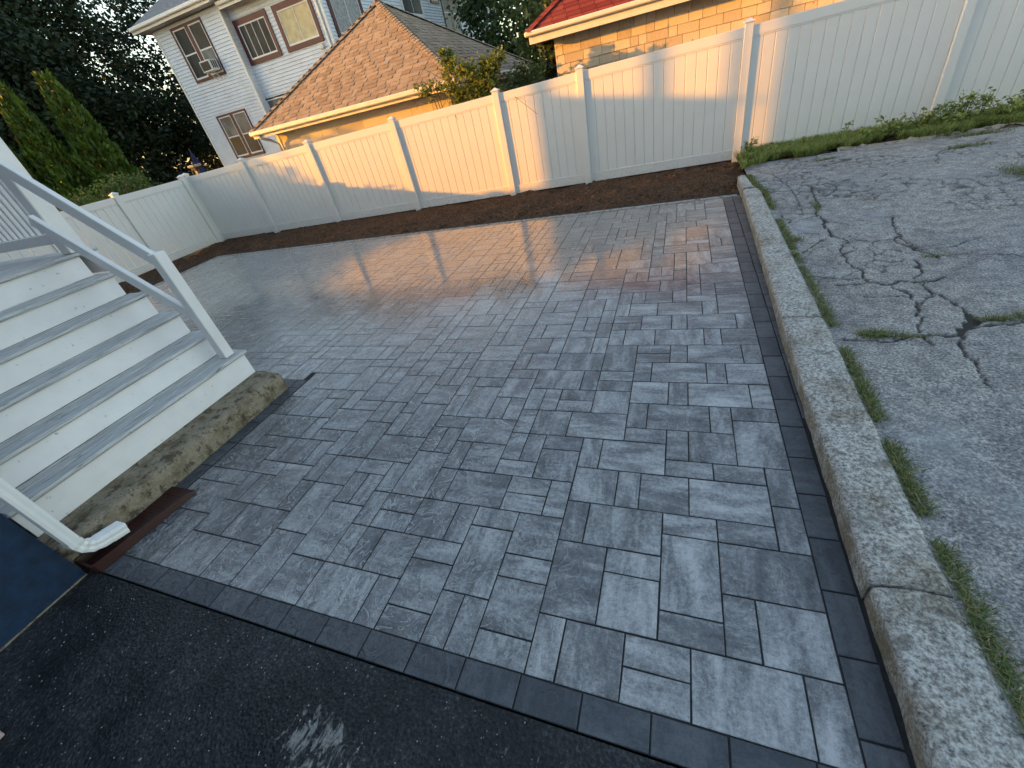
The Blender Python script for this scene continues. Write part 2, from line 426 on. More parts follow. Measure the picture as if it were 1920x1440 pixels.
def m_cedar(name, a, b, flake):
    t = NT(name); p = t.pos(); at = t.attr('pc'); sp = t.n('ShaderNodeSeparateColor'); t.l(at.outputs['Color'], sp.inputs[0])
    g = t.noise(t.vmul(p, (70, 70, 5)), 1.0, 5, 0.65)
    f = t.math('ADD', t.math('MULTIPLY', g, 0.6), t.math('MULTIPLY', sp.outputs[0], 0.4))
    c = t.ramp(f, [(0.3, a), (0.7, b)])
    fl = t.mapr(t.noise(t.vmul(p, (16, 16, 9)), 1.0, 5, 0.7), 0.645, 0.68)
    gate = t.mapr(t.noise(p, 1.7, 2), 0.44, 0.56)
    c = t.mix(t.math('MULTIPLY', fl, gate), c, flake)
    return t.fin(c, 0.75, 0.25, t.bump(g, 0.9, 0.006))
M['cedar'] = m_cedar('cream_painted_cedar', (0.46, 0.38, 0.27), (0.66, 0.57, 0.43), (0.07, 0.045, 0.03))
M['garage_wall'] = m_cedar('cream_garage_siding', (0.50, 0.43, 0.32), (0.64, 0.56, 0.44), (0.50, 0.43, 0.32))
M['gutter'] = m_simple('cream_gutter', (0.70, 0.64, 0.53), 0.5, 0.08, 4)
M['bark'] = m_simple('bark', (0.06, 0.045, 0.033), 0.95, 0.4, 12, 0.9, 30)
M['twig'] = m_simple('green_twig', (0.09, 0.085, 0.035), 0.8, 0.3, 12)
def m_leaf(name, a, b, trans=0.35):
    t = NT(name); at = t.attr('lc'); c = t.ramp(at.outputs['Fac'], [(0.0, a), (1.0, b)])
    t.fin(c, 0.55, 0.35)
    tr = t.n('ShaderNodeBsdfTranslucent'); t.l(c, tr.inputs[0])
    mx = t.n('ShaderNodeMixShader'); mx.inputs[0].default_value = trans
    t.l(t.b.outputs[0], mx.inputs[1]); t.l(tr.outputs[0], mx.inputs[2]); t.l(mx.outputs[0], t.out.inputs[0]); return t.m
M['leaf_dark'] = m_leaf('dark_maple_leaf', (0.009, 0.018, 0.008), (0.026, 0.048, 0.017), 0.2)
M['leaf_arb'] = m_leaf('arborvitae_spray', (0.020, 0.036, 0.006), (0.095, 0.175, 0.018), 0.2)
M['leaf_vine'] = m_leaf('vine_leaf', (0.06, 0.09, 0.02), (0.30, 0.34, 0.07))
M['leaf_hedge'] = m_leaf('hedge_leaf', (0.035, 0.065, 0.015), (0.13, 0.20, 0.05))
M['leaf_right'] = m_leaf('backyard_tree_leaf', (0.03, 0.055, 0.02), (0.10, 0.14, 0.04))
M['grass'] = m_leaf('weed_grass', (0.10, 0.14, 0.032), (0.40, 0.46, 0.13), 0.3)
def m_dry():
    t = NT('low_kerb_grass'); at = t.attr('lc'); c = t.ramp(at.outputs['Fac'], [(0.0, (0.05, 0.08, 0.02)), (0.55, (0.14, 0.19, 0.05)), (0.74, (0.20, 0.23, 0.08)), (0.8, (0.26, 0.20, 0.10)), (1.0, (0.36, 0.29, 0.16))])
    return t.fin(c, 0.7, 0.2)
M['kerb_grass'] = m_dry()
M['pink'] = m_simple('pink_petal', (0.55, 0.22, 0.26), 0.6, 0.2, 30)
M['umbrella'] = m_simple('navy_canvas', (0.02, 0.03, 0.09), 0.8, 0.2, 10)
M['asphalt_pole'] = m_simple('dark_metal', (0.05, 0.05, 0.05), 0.5)
M['chip'] = m_simple('stone_chip', (0.30, 0.30, 0.30), 0.7, 0.5, 80)
M['brick_chip'] = m_simple('pale_brick_chip', (0.5, 0.36, 0.32), 0.8)

# ------------------------------------------------------------------ ground
mb = MB(); mb.quad((-400, -400, -0.16), (400, -400, -0.16), (400, 400, -0.16), (-400, 400, -0.16))
tag(obj('ground', mb, M['ground']), 'dark grassy ground behind the fences', 'ground', kind='structure')

# ------------------------------------------------------------------ paver patio
X0, Y0, U = 0.605, 0.559, 0.127
PIN = [(-7,14,2,2),(-5,14,1,2),(-4,14,3,2),(-1,14,1,2),(-7,12,1,2),(-6,12,3,2),(-3,12,1,2),(-2,13,2,1),(-2,10,2,3),(-7,11,2,1),(-5,10,1,2),(-4,10,2,2),(-8,9,3,2),(-9,9,1,2),(-11,10,2,1),(-11,8,2,2),(-10,11,3,2),(-12,11,2,2),(-13,11,1,2),(-11,14,2,1),(-11,13,2,1),(-9,13,2,2),(-5,9,2,1),(-3,9,2,1),(-1,8,1,2),(-9,7,2,2),(-7,7,1,2),(-6,7,2,2),(-4,7,3,2),(-1,6,1,2),(-5,6,2,1),(-3,6,2,1),(-8,5,3,2),(-9,5,1,2),(-10,6,1,2),(-11,4,2,2),(-9,2,2,3),(-5,3,2,3),(-3,4,3,2),(-7,4,2,1),(-7,2,2,2),(-5,2,2,1),(-3,2,1,2),(-2,2,2,2),(-4,0,3,2),(-1,0,1,2),(-6,1,2,1),(-6,0,2,1),(-8,0,2,2),(-9,0,1,2),(-7,16,1,2),(-6,16,3,2),(-3,16,1,2),(-2,16,2,2),(-7,19,2,1),(-7,18,2,1),(-5,18,1,2),(-4,18,3,2),(-1,18,1,2),(-8,20,2,2),(-6,20,3,2),(-3,20,1,2),(-2,20,2,2),(-7,22,2,2),(-5,22,1,2),(-4,22,3,2),(-1,22,1,2),(-8,24,2,2),(-6,24,3,2),(-3,24,1,2),(-2,24,2,3),(-2,27,2,1),(-13,5,2,1),(-11,3,2,1),(-13,2,2,3),(-11,1,2,2),(-11,0,2,1),(-15,1,2,2),(-15,0,2,1),(-13,0,1,2),(-12,0,1,2),(-16,0,1,2),(-15,3,2,1),(-19,0,3,2),(-21,0,2,2),(-16,4,2,2),(-14,4,1,2),(-18,5,2,1),(-18,4,2,1),(-16,6,1,2),(-15,6,3,2),(-12,7,2,1),(-12,6,2,1),(-17,2,2,2),(-18,2,1,2)]
JMAX, IMIN = 53, -88
PX0, PX1 = -3.53, 0.605          # stair pad face, right edge of the light field
patio_me = MB()
patio_me.quad((-10.8, 2.2, -0.0034), (0.99, 2.2, -0.0034), (0.99, 7.42, -0.0034), (-10.8, 7.42, -0.0034))
patio_me.quad((-3.6, 0.4335, -0.0034), (0.99, 0.4335, -0.0034), (0.99, 2.2, -0.0034), (-3.6, 2.2, -0.0034))
patio = obj('paver_patio', patio_me, M['joint'])
tag(patio, 'patio of grey slate-textured concrete pavers with charcoal border', 'patio', kind='structure')
occ = np.zeros((120, 60), bool)
def cellfree(i, j):
    if i < IMIN or i > -1 or j < 0 or j >= JMAX: return False
    if j < 15 and i < -32: return False
    return not occ[i + 100, j]
pieces = []
def put(i, j, w, h):
    occ[i + 100:i + 100 + w, j:j + h] = True; pieces.append((i, j, w, h))
for q in PIN: put(*q)
SH = [(3, 2), (2, 3), (2, 2), (2, 2), (2, 1), (1, 2), (2, 1), (1, 2), (3, 2)]
for j in range(JMAX):
    for i in range(-1, IMIN - 1, -1):
        if not cellfree(i, j): continue
        opts = SH[:]; RNG.shuffle(opts); done = False
        for w, h in opts:
            cells = [(i - a, j + b) for a in range(w) for b in range(h)]
            if all(cellfree(*c) for c in cells):
                # avoid leaving a lone cell on the left
                lone = cellfree(i - w, j) and not cellfree(i - w - 1, j) and not cellfree(i - w, j + 1)
                if lone: continue
                put(i - w + 1, j, w, h); done = True; break
        if not done: put(i, j, 1, 1)
def paver_geo(x0, x1, y0, y1, g=0.0036, c=0.0020, top=0.0, tilt=0.0003):
    x0 += g; x1 -= g; y0 += g; y1 -= g
    def jit(s): return RNG.uniform(-s, s)
    V = []; zt = top + jit(0.0007); tx = jit(tilt); ty = jit(tilt)
    cor = [(x0 + jit(.0012), y0 + jit(.0012), -1, -1), (x1 + jit(.0012), y0 + jit(.0012), 1, -1), (x1 + jit(.0012), y1 + jit(.0012), 1, 1), (x0 + jit(.0012), y1 + jit(.0012), -1, 1)]
    for x, y, a, b in cor: V.append((x, y, -0.03))
    for x, y, a, b in cor: V.append((x, y, zt - c + tx * a + ty * b))
    for x, y, a, b in cor: V.append((x - a * c * 1.3, y - b * c * 1.3, zt + tx * a + ty * b))
    F = [(8, 9, 10, 11)]
    for k in range(4):
        n = (k + 1) % 4
        F += [(k, n, 4 + n, 4 + k), (4 + k, 4 + n, 8 + n, 8 + k)]
    return V, F
info = []
for (i, j, w, h) in pieces:
    x0 = X0 + i * U; x1 = x0 + w * U; y0 = Y0 + j * U; y1 = y0 + h * U
    if j < 15: x0 = max(x0, PX0 + U + 0.01)
    if x1 - x0 < 0.02: continue
    info.append((x0, x1, y0, y1))
def shown(q):
    cx, cy = (q[0] + q[1]) / 2, (q[2] + q[3]) / 2
    v = Vector((cx, cy, -H)); z = v.dot(f_)
    if z < 0.2: return 0
    u = v.dot(r_) / z; w = v.dot(d_) / z
    if abs(u) > 1.28 or abs(w) > 0.97: return 0
    return (q[1] - q[0]) * (q[3] - q[2]) * H / (v.length ** 3)
info.sort(key=shown, reverse=True)
restV, restF, restA = [], [], []
for k, q in enumerate(info):
    ax = 1.0 if RNG.random() < (0.72 if (q[3] - q[2]) > (q[1] - q[0]) * 1.1 else 0.28) else 0.0
    rgba = (RNG.random(), ax, RNG.random(), 1)
    if k < 300:
        cx, cy = (q[0] + q[1]) / 2, (q[2] + q[3]) / 2
        V, F = paver_geo(q[0] - cx, q[1] - cx, q[2] - cy, q[3] - cy)
        me = bpy.data.meshes.new('paver'); me.from_pydata(V, [], F); me.update(); setattr_const(me, 'pc', rgba)
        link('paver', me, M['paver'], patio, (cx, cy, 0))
    else:
        V, F = paver_geo(*q); n = len(restV); restV += V; restF += [tuple(n + a for a in f) for f in F]; restA += [rgba] * len(V)
me = arrmesh('distant_pavers', restV, restF, attr={'pc': restA})
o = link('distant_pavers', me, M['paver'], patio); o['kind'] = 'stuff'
# border pavers
def border(x0, x1, y0, y1):
    cx, cy = (x0 + x1) / 2, (y0 + y1) / 2
    V, F = paver_geo(x0 - cx, x1 - cx, y0 - cy, y1 - cy, top=0.001)
    me = bpy.data.meshes.new('border_paver'); me.from_pydata(V, [], F); me.update(); setattr_const(me, 'pc', (RNG.random(), RNG.choice((0., 1.)), RNG.random(), 1))
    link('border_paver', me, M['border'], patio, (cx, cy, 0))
e = X0 - 1.07 * U
bx = [X0 + 0.995 * U]
while e > -3.4: bx.append(e); e -= 2 * U
bx.append(-3.42)
for a, b in zip(bx[:-1], bx[1:]): border(b, a, Y0 - U, Y0)
jy = [0.0]; e = 0.78
while e < JMAX: jy.append(e); e += 2
jy.append(JMAX)
for a, b in zip(jy[:-1], jy[1:]): border(X0, X0 + U * 0.99, Y0 + a * U, Y0 + b * U)
def curb_in(y):   # inner edge of the granite curb
    return float(np.interp(y, [-2, 0.6, 1.4, 2.3, 3.3, 4.9, 6.7, 7.9], [0.735, 0.735, 0.737, 0.745, 0.757, 0.800, 0.835, 0.845]))
e = 13.4
while e < JMAX - 0.5:
    y0 = Y0 + e * U; y1 = Y0 + min(e + 1.9, JMAX) * U
    border(X0 + U * 1.0, curb_in((y0 + y1) / 2) + 0.01, y0, y1); e += 1.9
e = 0.0
while e < 14.5:
    border(PX0, PX0 + U, Y0 + e * U, Y0 + min(e + 2, 15) * U); e += 2
e = PX0
while e > -4.0:
    border(e - 2 * U, e, 2.335, Y0 + 15 * U); e -= 2 * U
# back and side concrete edging
def strip(name, pts, w, h, mat, label, cat, n=90, kind='structure'):
    mb = MB(); P = np.array(pts, float); seg = np.r_[0, np.cumsum(np.hypot(*np.diff(P, axis=0).T))]
    s = np.linspace(0, seg[-1], n); x = np.interp(s, seg, P[:, 0]); y = np.interp(s, seg, P[:, 1])
    V = []
    for k in range(n):
        t = np.array([x[min(k + 1, n - 1)] - x[max(k - 1, 0)], y[min(k + 1, n - 1)] - y[max(k - 1, 0)]]); t /= np.hypot(*t); nn = np.array([-t[1], t[0]])
        ww = w * RNG.uniform(0.75, 1.2)
        for (c, z) in ((0, -0.05), (0, h * .7), (.2, h), (.8, h * RNG.uniform(.7, 1.1)), (1, h * .3), (1, -0.05)):
            V.append((x[k] + nn[0] * ww * c, y[k] + nn[1] * ww * c, z + RNG.uniform(-.003, .003)))
    F = [(k * 6 + a, k * 6 + 6 + a, k * 6 + 7 + a, k * 6 + 1 + a) for k in range(n - 1) for a in range(5)]
    me = arrmesh(name, V, F); o = link(name, me, mat); tag(o, label, cat, kind=kind); return o
strip('concrete_edging', [(0.80, Y0 + JMAX * U + .004), (-10.62, Y0 + JMAX * U + .004)], 0.065, 0.012, M['edging'], 'thin pale concrete edging between pavers and soil bed', 'edging', 200)
strip('concrete_edging', [(-10.62, 7.2), (-10.62, 2.0)], 0.065, 0.012, M['edging'], 'thin pale concrete edging beside the left soil bed', 'edging', 90)

# ------------------------------------------------------------------ soil beds
def soil(name, x0, x1, y0, y1, step, label, hump):
    nx = int((x1 - x0) / step) + 1; ny = int((y1 - y0) / step) + 1
    x, y = np.meshgrid(np.linspace(x0, x1, nx), np.linspace(y0, y1, ny), indexing='ij')
    z = -0.03 + 0.10 * fbm(x * 3, y * 3, 3) + 0.075 * fbm(x * 11, y * 11, 3) + 0.03 * (NR.random(x.shape) - .5) * (fbm(x * 5, y * 5, 2) > .48)
    z = z - 0.095 + hump(x, y)
    me = arrmesh(name, np.stack([x, y, z], -1).reshape(-1, 3), grid_faces(nx, ny), True)
    return tag(link(name, me, M['soil']), label, 'soil', kind='structure')
soil('soil_bed', -12.3, 1.0, 7.36, 9.75, 0.03, 'dark brown garden soil along the back fence', lambda x, y: np.clip((y - 7.36) * 0.06, 0, 0.06) - 0.05 * np.clip((7.46 - y) / .1, 0, 1))
soil('soil_bed', -12.4, -10.70, 2.5, 7.36, 0.035, 'dark brown garden soil along the left fence', lambda x, y: np.clip((-10.7 - x) * 0.05, 0, 0.05) - 0.05 * np.clip((x + 10.8) / .1, 0, 1))
cl = MB()
for k in range(1500):
    x = RNG.uniform(-12, 0.9); y = RNG.uniform(7.5, 9.3) if k % 6 else RNG.gauss(7.3, .05); r = RNG.uniform(.006, .035) if k % 6 else RNG.uniform(.004, .012)
    c = Vector((x, y, (-0.005 if y > 7.45 else 0.0) + r * .3)); n = len(cl.v)
    for a, b, d in ((1, 0, 0), (-1, 0, 0), (0, 1, 0), (0, -1, 0), (0, 0, 1), (0, 0, -1)):
        s = r * RNG.uniform(.6, 1.2); cl.v.append((c.x + a * s, c.y + b * s, c.z + d * s * .7))
    cl.f += [tuple(n + i for i in f) for f in ((0, 2, 4), (2, 1, 4), (1, 3, 4), (3, 0, 4), (2, 0, 5), (1, 2, 5), (3, 1, 5), (0, 3, 5))]
o = obj('soil_clods', cl, M['soil']); tag(o, 'crumbled brown soil clods over the planting bed', 'soil', kind='stuff')

# ------------------------------------------------------------------ driveway
nx, ny = 150, 90
x, y = np.meshgrid(np.linspace(-3.44, 0.74, nx), np.linspace(-2.2, Y0 - U - .006, ny), indexing='ij')
z = -0.006 + 0.010 * (fbm(x * 4, y * 4, 4) - .5) + 0.006 * (fbm(x * 22, y * 22, 3) - .5)
me = arrmesh('driveway', np.stack([x, y, z], -1).reshape(-1, 3), grid_faces(nx, ny), True)
tag(link('driveway', me, M['drive']), 'damp black asphalt driveway in the lower left corner', 'driveway', kind='structure')
gv = MB(); 
for k in range(520):
    x_ = RNG.uniform(-3.2, .6); y_ = RNG.uniform(-.5, Y0 - U - .01); r = RNG.uniform(.0018, .0045); n = len(gv.v)
    for a, b, d in ((1, 0, 0), (-1, 0, 0), (0, 1, 0), (0, -1, 0), (0, 0, 1)):
        s_ = r * RNG.uniform(.6, 1.3); gv.v.append((x_ + a * s_, y_ + b * s_, -.002 + d * s_ + r * .2))
    gv.f += [tuple(n + i for i in f) for f in ((0, 2, 4), (2, 1, 4), (1, 3, 4), (3, 0, 4))]
tag(obj('gravel', gv, M['chip']), 'tiny pale stone chips scattered on the black driveway', 'gravel', kind='stuff')
mb = MB(); mb.quad((-30, -40, -0.06), (0.9, -40, -0.06), (0.9, 0.3, -0.06), (-30, 0.3, -0.06))
tag(obj('driveway', mb, M['drive']), 'black asphalt driveway reaching back behind the viewer', 'driveway', kind='structure')

# ------------------------------------------------------------------ old asphalt lot with real cracks
CR = [(6,[(1.12,8.24),(1.33,7.67),(1.39,7.07),(1.4,6.81),(1.39,6.3),(1.34,5.92),(1.33,5.73),(1.46,5.69)]),(20,[(1.46,5.69),(1.48,5.62),(1.45,5.3),(1.44,5.11),(1.44,4.94)]),(9,[(1.39,7.07),(1.59,6.96),(1.64,6.85),(1.81,6.92),(1.95,6.87),(2.07,6.97),(2.23,6.95),(2.38,6.9),(2.48,7.0)]),(16,[(1.64,6.85),(1.57,6.65),(1.56,6.28),(1.55,6.08),(1.46,5.69)]),(7,[(1.59,6.96),(1.66,6.6),(1.67,6.37),(1.8,6.49),(1.88,6.71),(1.81,6.92)]),(6,[(1.39,4.89),(1.3,4.82),(1.2,4.68),(1.1,4.58)]),(6,[(1.44,4.94),(1.51,4.85),(1.54,4.76)]),(9,[(1.45,4.7),(1.52,4.77),(1.63,4.8),(1.7,4.76),(1.87,4.77),(1.95,4.84),(1.96,4.99),(2.0,5.22),(2.06,5.4)]),(6,[(1.58,4.95),(1.62,4.82),(1.63,4.8)]),(10,[(1.45,4.7),(1.44,4.54),(1.44,4.42),(1.41,4.28),(1.43,4.16),(1.46,4.07),(1.44,3.94),(1.44,3.85)]),(6,[(1.08,4.0),(1.22,3.98),(1.3,3.93),(1.44,3.93)]),(13,[(1.21,3.81),(1.37,3.82),(1.45,3.85),(1.52,3.81),(1.59,3.82),(1.65,3.85),(1.76,3.82),(1.88,3.83),(1.94,3.87)]),(8,[(1.87,4.77),(1.88,4.63),(1.91,4.58),(1.95,4.46),(2.01,4.37),(2.03,4.29),(2.01,4.2)]),(6,[(1.95,4.84),(1.93,4.62),(1.96,4.49)]),(5,[(2.03,4.29),(2.17,4.32),(2.26,4.31)]),(5,[(2.32,4.25),(2.44,4.24),(2.51,4.19)]),(7,[(1.58,3.76),(1.6,3.69),(1.63,3.61),(1.64,3.5),(1.61,3.38),(1.55,3.29),(1.59,3.27),(1.54,3.16),(1.52,3.08)]),(5,[(1.37,3.62),(1.41,3.59),(1.53,3.59),(1.63,3.59)]),(7,[(1.78,3.79),(1.79,3.67),(1.81,3.54),(1.84,3.46),(1.84,3.3),(1.85,3.19)]),(5,[(1.79,3.67),(1.76,3.59),(1.66,3.48)]),(7,[(1.11,5.76),(1.17,5.48),(1.31,5.57),(1.45,5.63)]),(4,[(1.16,5.8),(1.39,5.71)]),(4,[(1.45,5.41),(1.6,5.3),(1.7,5.25)]),(5,[(1.17,6.82),(1.34,6.77),(1.4,6.81)]),(6,[(2.52,8.07),(2.74,7.89),(2.99,7.57),(3.17,7.63),(3.37,7.78),(3.63,7.86),(3.95,8.27)]),(6,[(3.17,7.63),(3.11,7.37),(3.0,7.17)]),(6,[(1.38,8.06),(1.6,8.01),(1.84,7.89),(2.1,7.86),(2.32,8.01)]),(4,[(2.25,6.15),(2.38,6.02),(2.44,5.95)]),(4,[(1.95,4.46),(2.14,4.45),(2.29,4.56),(2.41,4.64)]),(9,[(1.86,4.24),(1.84,4.13),(1.81,3.98),(1.75,3.87)]),(15,[(1.05,3.0),(1.17,2.98),(1.32,2.96),(1.43,2.98),(1.54,3.03),(1.7,3.04),(1.75,3.09),(1.88,3.13),(2.01,3.18),(2.3,3.25)]),(7,[(1.69,3.02),(1.68,2.94),(1.66,2.85),(1.66,2.75),(1.62,2.65),(1.63,2.57),(1.62,2.5),(1.64,2.47)]),(5,[(1.5,2.99),(1.51,2.89)]),(45,[(1.84,3.3),(1.85,3.19),(1.77,3.11),(1.71,3.08)])]
LZ = 0.112
LX0, LX1, LY0, LY1, ST = 0.985, 5.2, 0.3, 8.62, 0.0125
nx = int((LX1 - LX0) / ST) + 1; ny = int((LY1 - LY0) / ST) + 1
x, y = np.meshgrid(np.linspace(LX0, LX1, nx), np.linspace(LY0, LY1, ny), indexing='ij')
jx = (fbm(x * 9, y * 9, 3) - .5) * 0.09 + (fbm(x * 40, y * 40, 2) - .5) * .022; jyv = (fbm(x * 9 + 50, y * 9, 3) - .5) * 0.09 + (fbm(x * 40 + 9, y * 40, 2) - .5) * .022
xx = x + jx; yy = y + jyv
crack = np.zeros_like(x)
for w, ps in CR:
    hw = w / 1000 * 0.38 + 0.0012
    for (ax_, ay_), (bx_, by_) in zip(ps[:-1], ps[1:]):
        m = (x > min(ax_, bx_) - .15) & (x < max(ax_, bx_) + .15) & (y > min(ay_, by_) - .15) & (y < max(ay_, by_) + .15)
        if not m.any(): continue
        px, py = xx[m], yy[m]; dx, dy = bx_ - ax_, by_ - ay_
        tt = np.clip(((px - ax_) * dx + (py - ay_) * dy) / (dx * dx + dy * dy), 0, 1)
        d = np.hypot(px - ax_ - tt * dx, py - ay_ - tt * dy)
        hv = hw * (0.55 + 0.9 * vnoise(px * 7, py * 7))
        crack[m] = np.maximum(crack[m], np.clip(1.25 - (d - hv) / 0.007, 0, 1) * np.clip(0.35 + w / 12, 0, 1))
# alligator cracking in the corner near the fence and along a band
pts = np.stack([NR.uniform(1.0, 4.6, 620), NR.uniform(3.2, 8.6, 620)], 1)
gate = np.clip(1.2 - np.hypot((x - 1.75) / 0.75, (y - 6.7) / 1.0), 0, 1) + np.clip(0.9 - np.hypot((x - 1.7) / 0.9, (y - 7.6) / 0.5), 0, 1)
gate += 0.10 * np.clip(1.1 - np.hypot((x - 1.6) / 0.5, (y - 4.2) / 1.0), 0, 1)
gate += 0.42 * (fbm(x * .9 + 4, y * .9, 2) > .47) * np.clip((y - 3.2) / 1.2, 0, 1)
m = gate > 0.02
px, py = xx[m], yy[m]; f1 = np.full(px.shape, 9.); f2 = np.full(px.shape, 9.)
for qx, qy in pts:
    d = np.hypot((px - qx) * 1.1, (py - qy) * 0.8); lo = d < f1
    f2 = np.where(lo, f1, np.minimum(f2, d)); f1 = np.where(lo, d, f1)
crack[m] = np.maximum(crack[m], np.clip(1 - (f2 - f1) / (0.009 + 0.0022 * np.clip(py - 3, 0, 6)), 0, 1) * np.clip(gate[m] * 2.2, 0, 1) * (vnoise(px * 2.3, py * 2.3) > .33) * .8)
z = LZ + 0.03 * (fbm(x * .9, y * .9, 2) - .5) + 0.008 * (fbm(x * 5, y * 5, 3) - .5) + 0.003 * (NR.random(x.shape) - .5) - 0.016 * crack
me = arrmesh('parking_lot', np.stack([x, y, z], -1).reshape(-1, 3), grid_faces(nx, ny), True, {'crack': np.clip(crack * 1.1, 0, 1).ravel()})
tag(link('parking_lot', me, M['lot']), 'old cracked grey asphalt lot right of the granite curb', 'parking lot', kind='structure')
mb = MB()
for a in ((LX0, 60, -40, 0.3), (5.2, 60, 0.3, 8.62)): mb.quad((a[0], a[2], LZ - .004), (a[1], a[2], LZ - .004), (a[1], a[3], LZ - .004), (a[0], a[3], LZ - .004))
me = mb.mesh('parking_lot'); a = me.attributes.new('crack', 'FLOAT', 'POINT')
tag(link('parking_lot', me, M['lot']), 'weathered asphalt lot continuing outside the view', 'parking lot', kind='structure')
soil('verge', 0.99, 9.0, 8.62, 9.95, 0.05, 'earth verge between asphalt lot and white fence', lambda x, y: 0.155 + 0 * x)
strip('concrete_edging', [(5.5, 8.70), (3.4, 8.62), (2.3, 8.60)], -0.10, 0.155, M['edging'], 'broken concrete edge strip below the weeds', 'edging', 60)

# ------------------------------------------------------------------ granite curb
curb = thing('granite_curb', 'rough weathered granite curb between pavers and old asphalt', 'curb', (0.73, 0, 0))
curb['kind'] = 'structure'
def rough_box(x0f, x1f, y0, y1, ztop, nx, ny, amp, zb=-0.1, tiltx=0.0, chip=0.011):
    ys = np.linspace(y0, y1, ny); prof = []
    V = []
    ring = [(0, 0.0), (0, .35), (0, .7), (0, 0.93)] + [(k / (nx - 1), 1.0) for k in range(nx)] + [(1, 0.93), (1, .5), (1, 0)]
    for a, yv in enumerate(ys):
        e = min(a, ny - 1 - a)
        for (u, v) in ring:
            xa = x0f(yv) + (x1f(yv) - x0f(yv)) * u
            zz = zb + (ztop - zb) * v
            if v == 1.0 and u in (0, 1): zz -= chip * .7; xa += (chip * .5 if u == 0 else -chip * .5)
            if e == 0: zz -= chip * .35 * v
            nn = fbm(np.array([xa * 9 + yv * 1.7 + v * 3]), np.array([yv * 9 + u * 2 + v * 5]), 3)[0] - .5
            n2 = fbm(np.array([xa * 33 + v * 9]), np.array([yv * 33]), 2)[0] - .5
            V.append((xa + (nn * amp * (1.2 if v < 1 else .4)), yv + (0.02 * nn if e == 0 else 0), zz + (nn * amp + n2 * amp * .5) * (1 if v == 1 else .3) + tiltx * (u - .5)))
    k = len(ring); F = [(a * k + b, a * k + b + 1, a * k + k + b + 1, a * k + k + b) for a in range(ny - 1) for b in range(k - 1)]
    me = bpy.data.meshes.new('stone')
    caps = [tuple(range(k)), tuple(range((ny - 1) * k, ny * k))[::-1]]
    me.from_pydata(V, [], [f[::-1] for f in F] + caps[::-1]); me.update()
    me.polygons.foreach_set('use_smooth', [True] * len(F) + [False] * 2)
    return me
for (y0, y1, zt, dx, amp, ny) in ((7.10, 7.86, .14, .0, .018, 24), (3.285, 7.03, .135, 0, .014, 90), (1.158, 3.276, .132, 0, .014, 70), (-1.6, 1.150, .126, .006, .020, 70)):
    wR = lambda yv: float(np.interp(yv, [-2, 1.3, 3.2, 5, 6.9, 7.2, 7.8], [1.0, .99, 1.022, 1.03, 1.045, .985, .955]))
    me = rough_box(lambda yv, d=dx: curb_in(yv) + d + .004, lambda yv, d=dx: wR(yv) + d, y0, y1, zt, 9, ny, amp)
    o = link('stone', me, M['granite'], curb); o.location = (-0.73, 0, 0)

# ------------------------------------------------------------------ white vinyl fences
def fence(name, label, cat, ox, oy, rz, posts, topf, n_skip=(), zb=0.045):
    root = thing(name, label, cat, (ox, oy, 0), rz)
    pm = {}
    for i, p in enumerate(posts):
        zt = topf(p)
        mb = MB().box(-.0635, .0635, -.0635, .0635, -.1, zt - .05, .006)
        po = obj('post', mb, M['vinyl'], root, (p, 0, 0))
        cp = MB(); cp.box(-.078, .078, -.078, .078, zt - .062, zt - .040, .004)
        n = len(cp.v); cp.v += [(-.07, -.07, zt - .0405), (.07, -.07, zt - .0405), (.07, .07, zt - .0405), (-.07, .07, zt - .0405), (0, 0, zt)]
        cp.f += [(n, n + 1, n + 4), (n + 1, n + 2, n + 4), (n + 2, n + 3, n + 4), (n + 3, n, n + 4)]
        obj('post_cap', cp, M['vinyl'], po)
    for a, b in zip(posts[:-1], posts[1:]):
        l, r = a + .0635, b - .0635
        za, zb2 = topf(a) - .105, topf(b) - .105
        obj('top_rail', MB().bar((l, 0, za - .07), (r, 0, zb2 - .07), .045, .14, c=.004), M['vinyl'], root)
        obj('rail_channel', MB().bar((l, 0, za - .152), (r, 0, zb2 - .152), .036, .022, c=.003), M['vinyl'], root)
        br = obj('bottom_rail', MB().box(l, r, -.0225, .0225, zb, zb + .15, .004), M['vinyl'], root)
        obj('rail_lip', MB().box(l, r, -.026, .026, zb + .151, zb + .165, .003), M['vinyl'], br)
        n = max(2, round((r - l) / .168)); w = (r - l) / n
        for k in range(n):
            x0 = l + k * w; xm = x0 + w / 2; zz = za + (zb2 - za) * (xm - l) / (r - l) - .12
            d = RNG.uniform(-.0007, .0007)
            obj('board', MB().box(x0 + .0012, x0 + w - .0012, -.011 + d, .011 + d, zb + .1, zz, .009), M['vinyl'], root)
    return root
BXL = 13.22
ang = math.atan2(0.72, 13.2)
ctop = lambda s: 1.815 + s / BXL * 0.265
sx = lambda xw: (xw + 12.24) / math.cos(ang)
fence('vinyl_fence', 'long white vinyl privacy fence behind the soil bed, partly sunlit', 'fence', -12.24, 8.83, ang,
      [sx(v) for v in (-12.24, -10.20, -8.10, -5.78, -3.40, -1.76, 0.96, 3.80, 6.6)], ctop)
fence('vinyl_fence', 'white vinyl side fence in shade, running behind the stairs', 'fence', -12.24, 2.0, math.pi / 2,
      [0.25, 1.75, 3.3, 4.95, 6.70], lambda s: 1.80)

# ------------------------------------------------------------------ concrete pad, porch stairs
pad_me = rough_box(lambda y: -3.98, lambda y: -3.535, 0.405, 2.335, .185, 10, 60, .008, zb=-.1, chip=.014)
pad = link('concrete_pad', pad_me, M['pad']); tag(pad, 'mossy brown concrete slab under the foot of the stairs', 'slab')
